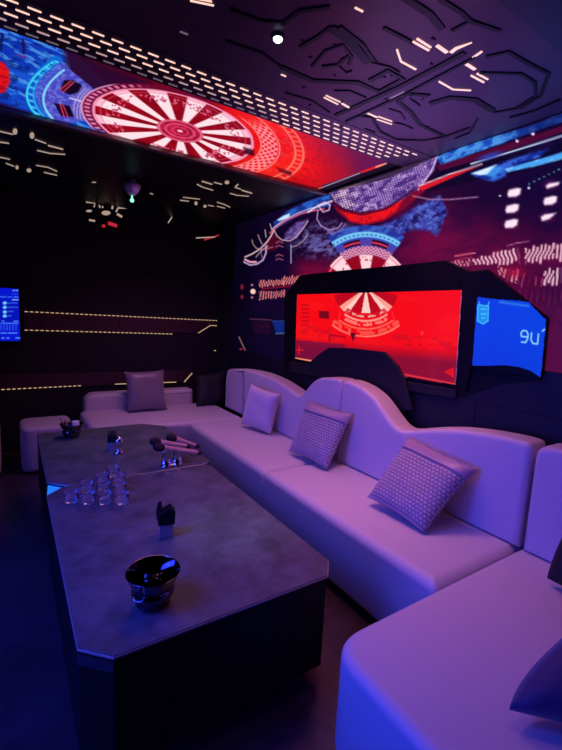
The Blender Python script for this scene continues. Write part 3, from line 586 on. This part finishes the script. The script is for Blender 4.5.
# ------------------------------------------------------------------ screen housing on the LED wall
XS = 2.312
def yz(q, x=XS): return [(float(at(px, py, x=x)[1]), float(at(px, py, x=x)[2])) for px, py in q]
t = thing('screen_housing', 'wide angular black housing that frames the red screen and blue mirror panel', 'screen frame', (XW, 2.1, 1.5))
b = bmesh.new(); prism(b, yz([(284, 296), (300, 275), (345, 270), (400, 265), (445, 260), (470, 271), (487, 269), (548, 318), (542, 381), (505, 384), (462, 398), (380, 392), (284, 372)]), 'x', XS, XW-.013, .006, 2)
obj('housing_body', b, MT['black'], t)
b = bmesh.new(); prism(b, yz([(450, 262), (470, 272), (487, 270), (548, 319), (541, 379), (472, 366), (466, 392), (463, 280)], XS-.012), 'x', XS-.02, XS, .003, 1)
obj('side_frame', b, MT['black'], t)
for nm, q in (('bottom_rail', [(292, 361), (458, 390), (457, 398), (290, 372)]),):
    b = bmesh.new(); prism(b, yz(q), 'x', XS-.02, XS, .002, 1); obj(nm, b, MT['blackmat'], t)
b = bmesh.new(); sp = yz([(310, 363), (319, 355), (330, 347.5), (352, 348), (386, 352), (399, 366), (407, 382), (414, 410), (400, 412), (330, 385), (312, 372)], XS-.03)
prism(b, sp, 'x', XS-.05, XS-.022, .006, 2); obj('hump_panel', b, MT['navy'], t)
def tv_picture(p):
    x, y = p.x, p.y; N2 = p.noise(20, 8, 51, .1); N3 = p.noise(5, 3, 52); p.fill((246, 8, 10))
    p.put(N2 > .6, (250, 30, 18), .35); low = np.clip((y-(336+(x-297)*.085))/14, 0, 1); p.put(low, (128, 10, 50), .9); p.put((low > .3) & (x < 345), (110, 12, 60), .7)
    p.put(p.poly([(300, 325), (460, 340), (460, 352), (300, 340)]) & (N3 > .6), (205, 10, 30), .6)
    cx, cy = 366, 288; ang = np.arctan2(x-cx, y-cy); r = np.hypot((x-cx)*.94, (y-cy))
    w_ = (np.abs(ang) < 1.35) & (r < 31) & (y < 313); p.put(w_, (190, 6, 22)); sec = np.sin(ang*8+1.57) > .15; p.put(w_ & sec, (255, 205, 195)); p.put(w_ & sec & (np.abs(ang) > .8), (255, 110, 90), .5)
    p.put((np.abs(ang) < .75) & (r > 26) & (r < 31), (210, 20, 30), .7); p.put((np.abs(ang) < .62) & (r > 27.5) & (r < 29.5) & (p.cells(4, 3, 53) > .4), (255, 190, 180), .8)
    p.put((np.abs(ang) < .68) & (np.abs(r-33) < .9), (255, 150, 140)); p.put((np.abs(ang) < .6) & (r > 35) & (r < 38) & (p.cells(3, 3, 54) > .35), (255, 130, 120), .9)
    p.put((np.abs(ang) < .7) & (np.abs(r-41) < .8), (255, 120, 100), .8); p.put((np.abs(ang) < .78) & (r > 43) & (r < 47) & (p.cells(3, 4, 55) > .4), (255, 100, 84), .75); p.put((np.abs(ang) < .74) & (np.abs(r-48.5) < .8), (255, 130, 110), .9)
    p.line([(340, 312), (338, 328), (352, 336)], 1, (255, 90, 80), .6); p.line([(392, 312), (396, 326)], 1, (255, 90, 80), .6)
    for k in range(6): p.line([(302, 305+k*4), (308, 305+k*4)], 1.6, (180, 6, 22), .8)
    p.poly([(319, 311), (329, 311), (329, 319), (319, 318)], (120, 4, 20)); p.poly([(350, 333), (356, 333), (353, 342)], (90, 4, 26)); p.line([(330, 335), (345, 337)], 1, (120, 6, 30))
    p.line([(329, 345), (330, 335)], 1, (150, 8, 30)); p.blob(422, 333, 2, 3, (255, 60, 40)); p.poly([(444, 372), (454, 367), (454, 378)], (225, 20, 24)); p.line([(296, 350), (303, 350)], 1.4, (220, 20, 30)); p.line([(299, 346), (299, 354)], 1.4, (220, 20, 30))
    p.line([(296, 358.5), (318, 362)], 1.8, (255, 150, 110)); p.line([(405, 374.5), (455, 384)], 1.5, (240, 60, 60)); p.line([(405, 377.5), (452, 386)], 1.0, (150, 120, 160)); p.line([(462, 290), (456, 384)], 1.6, (120, 110, 200), .8)
yS0, zS0 = yz([(459, 386.5)], XS-.006)[0]; yS1, zS1 = yz([(298, 294)], XS-.006)[0]
def quadclip(q, x):
    Q = yz(q, x); Q = np.array(Q)
    def f(P):
        a, c = P[:, 1], P[:, 2]; ins = np.zeros(len(a), bool); n = len(Q)
        for i in range(n):
            x1, y1 = Q[i]; x2, y2 = Q[(i+1) % n]
            if y1 == y2: continue
            ins ^= ((y1 > c) != (y2 > c)) & (a < (x2-x1)*(c-y1)/(y2-y1)+x1)
        return ins
    return f, Q
f_, Q = quadclip([(297, 294), (462.5, 289.5), (456, 385.5), (295, 359)], XS-.006)
screen = thing('red_screen', 'wide screen glowing red with a striped wheel, in the black housing', 'screen', (XS-.006, 2.1, 1.45))
led_surface('display', 'x', XS-.006, Q[:, 0].min(), Q[:, 0].max(), Q[:, 1].min(), Q[:, 1].max(), .005, tv_picture, screen, f_)
b = bmesh.new(); prism(b, [tuple(q) for q in Q], 'x', XS-.005, XS); obj('back_panel', b, MT['black'], screen)
def reflection_picture(p):
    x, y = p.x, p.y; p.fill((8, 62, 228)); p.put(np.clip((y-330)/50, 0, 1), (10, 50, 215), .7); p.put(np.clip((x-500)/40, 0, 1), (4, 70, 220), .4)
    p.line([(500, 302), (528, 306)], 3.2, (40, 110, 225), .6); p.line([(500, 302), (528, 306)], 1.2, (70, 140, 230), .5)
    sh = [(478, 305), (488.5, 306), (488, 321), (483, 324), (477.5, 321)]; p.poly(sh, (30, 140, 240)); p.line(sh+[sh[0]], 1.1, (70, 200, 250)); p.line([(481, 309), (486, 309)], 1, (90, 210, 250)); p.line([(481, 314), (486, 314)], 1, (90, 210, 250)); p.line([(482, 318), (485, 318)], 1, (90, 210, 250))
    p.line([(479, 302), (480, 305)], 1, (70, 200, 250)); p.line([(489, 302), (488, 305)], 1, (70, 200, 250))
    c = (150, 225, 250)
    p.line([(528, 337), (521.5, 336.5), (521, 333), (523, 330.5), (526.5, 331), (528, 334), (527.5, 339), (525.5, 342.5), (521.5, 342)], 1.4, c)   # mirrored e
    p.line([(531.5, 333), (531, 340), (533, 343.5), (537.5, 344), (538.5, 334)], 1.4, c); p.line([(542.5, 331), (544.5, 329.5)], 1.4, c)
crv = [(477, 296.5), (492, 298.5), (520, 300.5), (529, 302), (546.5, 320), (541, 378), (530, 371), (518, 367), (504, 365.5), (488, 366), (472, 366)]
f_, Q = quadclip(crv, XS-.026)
side = thing('blue_mirror_panel', 'angular mirror panel with blue reflection painted as glow and small crest, right end of black housing', 'screen', (XS-.026, 1.2, 1.45))  # mirror surface; the main screen's reflection is painted on as emission
led_surface('display', 'x', XS-.026, Q[:, 0].min(), Q[:, 0].max(), Q[:, 1].min(), Q[:, 1].max(), .0035, reflection_picture, side, f_)  # the mirror's reflection painted as emission, not a display
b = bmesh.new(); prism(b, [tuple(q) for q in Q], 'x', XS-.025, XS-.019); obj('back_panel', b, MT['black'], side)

# ------------------------------------------------------------------ sofas
XB = 2.06                                   # front face of the wall-side backrests
SEAT = .425
prof = [(float(p_[1]), float(p_[2])) for p_ in (at(px, py, x=XB+.07) for px, py in
        [(229, 374), (233, 369), (240, 368.5), (250, 369.5), (262, 372), (274, 376.5), (285, 382), (296, 389.5), (303, 395), (308, 394.5), (313, 388), (318, 382), (325, 377.5), (335, 377), (345, 378.5), (356, 381), (368, 386.5), (380, 396), (389, 408), (397, 420), (404, 428), (412, 430), (425, 429), (440, 428), (460, 428), (480, 430), (500, 433), (520, 437), (548, 445)])]
prof.sort()
def back_piece(y0, y1, r0=.03, r1=.03):
    ys = np.array([a for a, _ in prof]); zs = np.array([c for _, c in prof])
    Y = np.linspace(y0, y1, max(8, int((y1-y0)/.03))); Z = np.interp(Y, ys, zs)
    if y1 > 2: Z = np.convolve(np.pad(Z, 1, 'edge'), [.25, .5, .25], 'valid')
    top = [(float(a), float(c)) for a, c in zip(Y, Z)]
    top[0] = (y0, top[0][1]-r0); top.insert(1, (y0+r0*.35, top[1][1]-r0*.25)); top[-1] = (y1, top[-1][1]-r1)
    b = bmesh.new(); prism(b, [(y0, SEAT+.001)]+top+[(y1, SEAT+.001)], 'x', XB, XB+.17, .028, 4); return b
def sofa(label, group, loc): return thing('sofa_module', label, 'sofa', loc, group)
G = 'pale modular sofa along the walls'
A = sofa('pale sofa section along the wall at the far end, lilac pillow on it', G, (1.75, 3.1, 0))
b = bmesh.new(); cushion(b, [(1.45, 2.382), (XB+.16, 2.382), (XB+.16, 3.805), (1.45, 3.805)], [.03, .02, .02, .05], .05, SEAT, .05); obj('seat', b, MT['leather'], A, True)
b = bmesh.new(); box(b, 1.55, XB, 2.40, 3.78, 0, .06); obj('plinth', b, MT['blackmat'], A)
obj('backrest', back_piece(2.326, 3.84), MT['leather'], A, True); obj('backrest', back_piece(3.85, 4.30, .01, .09), MT['leather'], A, True)
B = sofa('long pale sofa section along the wall with two patterned pillows', G, (1.75, 1.65, 0))
b = bmesh.new(); cushion(b, [(1.45, .96), (XB+.16, .96), (XB+.16, 2.376), (1.45, 2.376)], [.03, .02, .02, .03], .05, SEAT, .05); obj('seat', b, MT['leather'], B, True)
b = bmesh.new(); box(b, 1.55, XB, .98, 2.36, 0, .06); obj('plinth', b, MT['blackmat'], B)
obj('backrest', back_piece(.945, 2.316, .03, .02), MT['leather'], B, True)
Cc = sofa('wide pale sofa end section nearest the camera, cut off by the frame', G, (1.4, .3, 0))
b = bmesh.new(); cushion(b, [(.825, -1.0), (XB+.16, -1.0), (XB+.16, .952), (.862, .952)], [.03, .02, .02, .15], .05, SEAT, .04, 10); obj('seat', b, MT['leather'], Cc, True)
b = bmesh.new(); box(b, .95, XB, -.9, .85, 0, .06); obj('plinth', b, MT['blackmat'], Cc)
b = bmesh.new(); prism(b, rounded([(-1.0, SEAT+.001), (-1.0, .975), (.927, .965), (.927, SEAT+.001)], [0, .05, .07, 0]), 'x', XB, XB+.17, .028, 4); obj('backrest', b, MT['leather'], Cc, True)
D = sofa('pale sofa section against the back wall under the hexagon bands', G, (1.3, 4.2, 0))
b = bmesh.new(); cushion(b, [(.58, 3.93), (1.43, 3.812), (2.04, 3.812), (2.04, 4.66), (.58, 4.66)], [.14, .03, .02, .02, .03], .05, SEAT, .045, 8); obj('seat', b, MT['leather'], D, True)
b = bmesh.new(); box(b, .7, 2.1, 4.0, 4.65, 0, .06); obj('plinth', b, MT['blackmat'], D)
b = bmesh.new(); prism(b, rounded([(.62, .3), (.62, .60), (1.80, .60), (1.80, .3)], [0, .13, .04, 0], 8), 'y', 4.60, 4.80, .04, 4); obj('backrest', b, MT['leather'], D, True)
# ottomans
ot = thing('ottoman', 'pale rounded ottoman left of the back sofa, partly behind the table', 'ottoman', (.26, 4.36, 0), 'pale ottomans by the back wall')
b = bmesh.new(); prism(b, rounded([(.05, 4.13), (.47, 4.13), (.47, 4.57), (.05, 4.57)], .09, 6), 'z', .015, .42, .035, 5); obj('seat', b, MT['leather'], ot, True)
b = bmesh.new(); box(b, .12, .40, 4.2, 4.5, 0, .02); obj('plinth', b, MT['blackmat'], ot)
dup(ot, (-.31, 4.36, 0), 'pale ottoman cut by the left edge of the frame', 'pale ottomans by the back wall')

# ------------------------------------------------------------------ pillows
def pillow(name, label, corners, m, thick=.14, group=None, n=22, sag=.05, pin=.07):
    """corners: top-left, top-right, bottom-right, bottom-left as points in the room"""
    tl, tr, br, bl = [Vector(c) for c in corners]; cen = (tl+tr+br+bl)/4
    o0 = thing(name, label, 'pillow', tuple(cen), group)
    nrm = ((tr-bl).cross(tl-br)).normalized()
    if nrm.dot(Vector(CAM)-cen) < 0: nrm = -nrm
    bm = bmesh.new(); uvl = bm.loops.layers.uv.new('UVMap'); grids = []
    for side in (1, -1):
        g = []
        for i in range(n+1):
            row = []
            for j in range(n+1):
                u, v = i/n, j/n; U, V = 2*u-1, 2*v-1
                uu = .5+.5*U*(1-pin*(1-V*V)*abs(U)**3); vv = .5+.5*V*(1-pin*(1-U*U)*abs(V)**3)
                p = (bl*(1-uu)+br*uu)*(1-vv)+(tl*(1-uu)+tr*uu)*vv
                h = (max(0, (1-U**4))*max(0, (1-V**4)))**.55*thick/2
                wr = .006*math.sin(9*u+5*v)*math.sin(7*v-3*u+sag*40)*(1-U*U)*(1-V*V)
                row.append(bm.verts.new(p+nrm*side*(h+wr+.001)) if not (side < 0 and (i in (0, n) or j in (0, n))) else grids[0][i][j])
            g.append(row)
        grids.append(g)
        for i in range(n):
            for j in range(n):
                f = (g[i][j], g[i+1][j], g[i+1][j+1], g[i][j+1])
                if len(set(f)) < 4: continue
                try: fc = bm.faces.new(f if side > 0 else f[::-1])
                except ValueError: continue
                for lp, (a, c) in zip(fc.loops, ((i, j), (i+1, j), (i+1, j+1), (i, j+1)) if side > 0 else ((i, j+1), (i+1, j+1), (i+1, j), (i, j))): lp[uvl].uv = (a/n, c/n)
    bmesh.ops.remove_doubles(bm, verts=bm.verts, dist=.0004)
    o = obj('cover', bm, m, o0, True)
    return o0, (tl, tr, br, bl, nrm, thick)
def band_on(root, info, v0, v1, m, n=22):
    tl, tr, br, bl, nrm, thick = info; bm = bmesh.new(); g = []
    for i in range(n+1):
        row = []
        for j in range(7):
            u, v = i/n, v0+(v1-v0)*j/6; U, V = 2*u-1, 2*v-1; pin = .07
            uu = .5+.5*U*(1-pin*(1-V*V)*abs(U)**3)*1.004; vv = .5+.5*V*(1-pin*(1-U*U)*abs(V)**3)
            p = (bl*(1-uu)+br*uu)*(1-vv)+(tl*(1-uu)+tr*uu)*vv; h = (max(0, 1-U**4)*max(0, 1-V**4))**.55*thick/2
            row.append(bm.verts.new(p+nrm*(h+.0065)))
        g.append(row)
    for i in range(n):
        for j in range(6): bm.faces.new((g[i][j], g[i+1][j], g[i+1][j+1], g[i][j+1]))
    r = bmesh.ops.extrude_face_region(bm, geom=list(bm.faces)); bmesh.ops.translate(bm, verts=[v for v in r['geom'] if isinstance(v, bmesh.types.BMVert)], vec=-nrm*.008)
    o = obj('fabric_band', bm, m, root, True); return o
sh = Vector((0, 0, .012))
def V3(l, dx=0, dz=0): return [(a+dx, c, e+dz) for a, c, e in l]
pillow('throw_pillow', 'plain lilac pillow leaning at the far end of the wall sofa', V3([(1.94, 3.44, .85), (2.04, 3.07, .81), (1.975, 3.1, .43), (1.87, 3.47, .455)], -.022, .0), MT['plilac'], .12)
r_, inf = pillow('throw_pillow', 'patterned grey pillow with plain band, middle of the wall sofa', V3([(2.05, 2.62, .835), (2.10, 2.14, .83), (1.91, 2.16, .435), (1.87, 2.59, .45)], -.062, .006), MT['pweave'], .115)
o = band_on(r_, inf, .80, .97, MT['pband']); o['label'] = 'smooth mauve band'
r_, inf = pillow('throw_pillow', 'large patterned grey pillow tilted on a corner, nearest patterned one', V3([(2.12, 1.65, .80), (2.10, 1.17, .76), (1.815, 1.25, .43), (1.80, 1.65, .47)], -.072, .004), MT['pweave'], .12)
o = band_on(r_, inf, .80, .97, MT['pband']); o['label'] = 'smooth mauve band'
pillow('throw_pillow', 'shiny grey mauve satin pillow on the back wall sofa', [(1.00, 4.53, .84), (1.41, 4.52, .85), (1.42, 4.38, .435), (1.00, 4.38, .435)], MT['psatin'], .13)
pillow('throw_pillow', 'dark navy pillow in the far sofa corner', [(1.82, 4.60, .76), (2.20, 4.58, .82), (2.12, 4.42, .43), (1.76, 4.42, .43)], MT['pblack'], .12)
def px3(px, py, **k): return tuple(at(px, py, **k))
pillow('throw_pillow', 'black pillow at the right frame edge against the backrest', [(1.99, .70, .74), (2.0, .28, .74), (1.93, .30, .455), (1.88, .73, .455)], MT['pblack'], .12, pin=-.05)
pillow('throw_pillow', 'navy velvet pillow in the bottom right corner, pointing left', [(1.38, .45, .62), (1.72, .24, .63), (1.54, .05, .50), (1.10, .47, .475)], MT['pnavy'], .13, pin=-.10)

# ------------------------------------------------------------------ tables
ZT = .5
def table(label, x0, x1, y0, y1, ch, loc):
    t = thing('low_table', label, 'table', loc, 'two low tables pushed end to end')
    c = ch; O = [(x0+c[0], y0), (x1-c[1], y0), (x1, y0+c[1]*1.15), (x1, y1-c[2]), (x1-c[2], y1), (x0+c[3], y1), (x0, y1-c[3]), (x0, y0+c[0])]
    def ins(d):
        cx, cy = (x0+x1)/2, (y0+y1)/2; return [(px+(d if px < cx else -d), py+(d if py < cy else -d)) for px, py in O]
    b = bmesh.new(); prism(b, ins(.003), 'z', ZT-.012, ZT, .0025, 2); obj('tabletop', b, MT['stone'], t)
    b = bmesh.new(); prism(b, ins(.0), 'z', ZT-.012, ZT-.004, .001, 1); obj('edge_trim', b, MT['edge'], t)
    b = bmesh.new(); prism(b, ins(.004), 'z', .10, ZT-.012, .004, 2); obj('body', b, MT['black'], t)
    b = bmesh.new(); prism(b, ins(.09), 'z', 0, .10); obj('plinth', b, MT['blackmat'], t)
    q = ins(.004)
    for (i, j) in ((7, 0), (1, 2), (3, 4), (5, 6)):
        a, e = Vector((*q[i], 0)), Vector((*q[j], 0)); 
        if (e-a).length < .03: continue
        d = (e-a).normalized(); nn = Vector((d.y, -d.x, 0))
        if nn.dot(a-Vector(((x0+x1)/2, (y0+y1)/2, 0))) < 0: nn = -nn
        vs = [a+nn*.001, e+nn*.001, e+nn*.006, a+nn*.006]; b = bmesh.new(); prism(b, [(v.x, v.y) for v in vs], 'z', ZT-.055, ZT-.016); obj('corner_plate', b, MT['darkchrome'], t)['label'] = 'polished steel corner plate'
    return t
table('dark stone low table nearest the camera, chrome bowl and glasses on it', .135, 1.09, 1.145, 2.495, (.085, .07, .04, .08), (.6, 1.8, 0))
table('dark stone low table at the far end with microphone stand', .15, 1.12, 2.505, 3.66, (.10, .04, .16, .02), (.6, 3.1, 0))

t = thing('notch_gleam', 'blue gleam made as a glowing wedge in the notch between the two tables', 'painted gleam', (.17, 2.5, .42))  # added glowing wedge imitating a blue reflection at the table corners
b = bmesh.new(); prism(b, [(.137, 2.425), (.215, 2.498), (.240, 2.502), (.154, 2.598)], 'z', ZT-.05, ZT-.018, .002, 1); obj('lens', b, MT['bluegleam'], t)  # glowing wedge imitating a blue reflection, not a lamp lens
# ------------------------------------------------------------------ tableware
def bowl(label, loc, s=1., rz=0):
    t = thing('ice_bowl', label, 'bowl', loc, 'chrome ice bowls on the tables', rz)
    pr = [(0, .004), (.042, .004), (.052, 0), (.056, .006), (.05, .014), (.062, .03), (.070, .048), (.071, .062), (.064, .070), (.066, .078), (.078, .10), (.088, .128), (.0895, .130), (.0885, .1325),
          (.086, .130), (.076, .102), (.063, .080), (.058, .06), (.05, .035), (.03, .022), (0, .02)]
    b = bmesh.new(); lathe(b, [(r*s, z*s*.88) for r, z in pr], 48); o = obj('vessel', b, MT['darkchrome'], t, True, False)
    for sg in (-1, 1):
        b = bmesh.new(); pts = [(sg*(.069+.014*math.sin(math.pi*k/8))*s, (.018*math.cos(math.pi*k/8))*s, (.056)*s) for k in range(9)]
        for p0, p1 in zip(pts, pts[1:]): lathe_axis(b, [(0, 0), (.0035*s, 0), (.0035*s, (Vector(p1)-Vector(p0)).length), (0, (Vector(p1)-Vector(p0)).length)], p0, p1, 8)
        obj('handle', b, MT['mirror'], t, True, False)
    return t
bw = bowl('dark chrome ice bowl in the foreground of the near table', (.385, 1.322, ZT+.0005), 1.02, .6)
bw2 = bowl('shiny ice bowl at the far left corner of the far table', (.375, 3.46, ZT+.0005), .92, .2)
t = thing('ice_tongs', 'small steel tongs leaning in the far ice bowl', 'tongs', (.375, 3.46, ZT+.03))
for s_ in (-.008, .008):
    b = bmesh.new(); p0, p1 = (.36+s_, 3.45, ZT+.04), (.305+s_*1.4, 3.43, ZT+.17); L_ = (Vector(p1)-Vector(p0)).length; lathe_axis(b, [(0, 0), (.005, .002), (.004, L_-.002), (0, L_)], p0, p1, 8); obj('arm', b, MT['mirror'], t, True)
t = thing('small_cup', 'small pale cup sitting in the far ice bowl', 'cup', (.40, 3.47, ZT+.03))
b = bmesh.new(); lathe(b, [(0, 0), (.02, 0), (.028, .09), (.026, .09), (.018, .006), (0, .006)], 20); b.transform(Matrix.Translation((.405, 3.47, ZT+.030)) @ Matrix.Rotation(.0, 4, 'X')); obj('cup', b, MT['plilac'], t, True)
# glasses
gl0 = thing('drinking_glass', 'x', 'glass', (0, 0, 0), 'drinking glasses set out in a triangle')
b = bmesh.new(); lathe(b, [(0, 0), (.030, 0), (.0335, .004), (.036, .02), (.0395, .058), (.0396, .0605), (.0375, .059), (.0335, .02), (.030, .013), (0, .010)], 28); obj('tumbler', b, MT['glass'], gl0, True, False)
rows = [[(71.4, 502, 'first'), (88.3, 503, 'second'), (105.2, 503.5, 'third'), (122, 503.5, 'fourth')], [(87, 492.6, 'left'), (103.5, 493.3, 'middle'), (120, 493.3, 'right')], [(102.5, 484.3, 'left'), (118.5, 484.3, 'right')], [(113.5, 476.5, '')]]
rn = ['front row', 'second row', 'third row']
first = True
for i, row in enumerate(rows):
    for px, py, wd in row:
        p_ = at(px, py, z=ZT); loc = (float(p_[0]), float(p_[1]), ZT+.0005)
        lb = ('clear glass alone at the far tip of the triangle' if i == 3 else ('clear glass, %s from the left in the front row of four' % wd if i == 0 else 'clear glass on the %s of the %s of the glass triangle' % (wd, rn[i])))
        lb = lb.replace('on the middle of', 'in the middle of')
        if first: gl0.location = loc; gl0['label'] = lb; first = False
        else: dup(gl0, loc, lb)
# black call stands
def stand(label, loc, rz=0, s=1.):
    t = thing('call_button_stand', label, 'call button', loc, 'black stands on the tables', rz)
    b = bmesh.new(); prism(b, [(-.03*s, 0), (.03*s, 0), (.026*s, .062*s), (-.026*s, .062*s)], 'y', -.022*s, .022*s, .003, 2); obj('base', b, MT['brownglass'] if 'brownglass' in MT else MT['edge'], t, False, False)['label'] = 'grey lower block'
    b = bmesh.new(); prism(b, [(-.034*s, .060*s), (.034*s, .060*s), (.036*s, .115*s), (.018*s, .135*s), (-.03*s, .112*s)], 'y', -.026*s, .026*s, .004, 2); obj('head', b, MT['black'], t, False, False)
    b = bmesh.new(); prism(b, [(-.040*s, .085*s), (-.016*s, .100*s), (-.020*s, .165*s), (-.034*s, .160*s), (-.042*s, .125*s)], 'y', -.018*s, -.008*s, .002, 2); obj('fin', b, MT['darkchrome'], t, False, False)
    return t
stand('black angular call button stand, alone on the near table', tuple(px3(166, 536, z=ZT)[:2])+(ZT+.0005,), -.25, 1.05)
stand('black upright call button stand at the middle of the far table', tuple(px3(112, 449, z=ZT)[:2])+(ZT+.0005,), 1.1, .95)
t = thing('chrome_shaker', 'little polished chrome shaker beside the far call button stand', 'shaker', tuple(px3(119, 453, z=ZT)[:2])+(ZT+.0005,))
b = bmesh.new(); lathe(b, [(0, 0), (.034, 0), (.036, .006), (.018, .02), (.016, .045), (.026, .06), (.026, .10), (.014, .115), (0, .118)], 24); obj('body', b, MT['mirror'], t, True, False)
# microphones in holder
hc = Vector(px3(170, 466, z=ZT)); hc.x += .01
t = thing('microphone_holder', 'chrome twin cup holder carrying the microphones', 'holder', (hc.x, hc.y, ZT+.0005))
for dx in (-.037, .035):
    b = bmesh.new(); lathe(b, [(0, 0), (.036, 0), (.036, .012), (.030, .016), (.030, .10), (.035, .104), (.035, .112), (.027, .112), (.026, .02), (0, .02)], 28, (dx, 0, 0)); obj('cup', b, MT['mirror'], t, True, False)
b = bmesh.new(); box(b, -.045, .045, -.012, .012, .0, .012, .003, 1); obj('bridge', b, MT['mirror'], t, False, False)
mics = [((155, 446.5, 2.50), (201, 453, 2.54), 'microphone lying left to right over the holder, lowest one in front'),
        ((151.5, 441, 2.61), (190, 446.5, 2.64), 'microphone behind the front one, head furthest to the left'),
        ((168, 436.5, 2.70), (199, 446.5, 2.70), 'topmost microphone in the holder with its dark head upward')]
for h0, t0, lb in mics:
    H_ = Vector(px3(h0[0], h0[1], y=h0[2])); T_ = Vector(px3(t0[0], t0[1], y=t0[2])); d = (T_-H_).normalized(); L_ = (T_-H_).length
    m_ = thing('microphone', lb, 'microphone', tuple((H_+T_)/2), 'microphones in the chrome holder')
    b = bmesh.new(); lathe_axis(b, [(0, -.012), (.018, -.006), (.028, .012), (.029, .03), (.022, .055), (.018, .06)], H_, T_, 20); obj('head', b, MT['grille'], m_, True)
    b = bmesh.new(); lathe_axis(b, [(.0185, .058), (.020, .066), (.018, .075), (.014, L_-.03)], H_, T_, 20); obj('body', b, MT['micbody'], m_, True)
    b = bmesh.new(); lathe_axis(b, [(.0142, L_-.032), (.016, L_-.02), (.013, L_), (0, L_)], H_, T_, 16); obj('tail_cap', b, MT['grille'], m_, True)
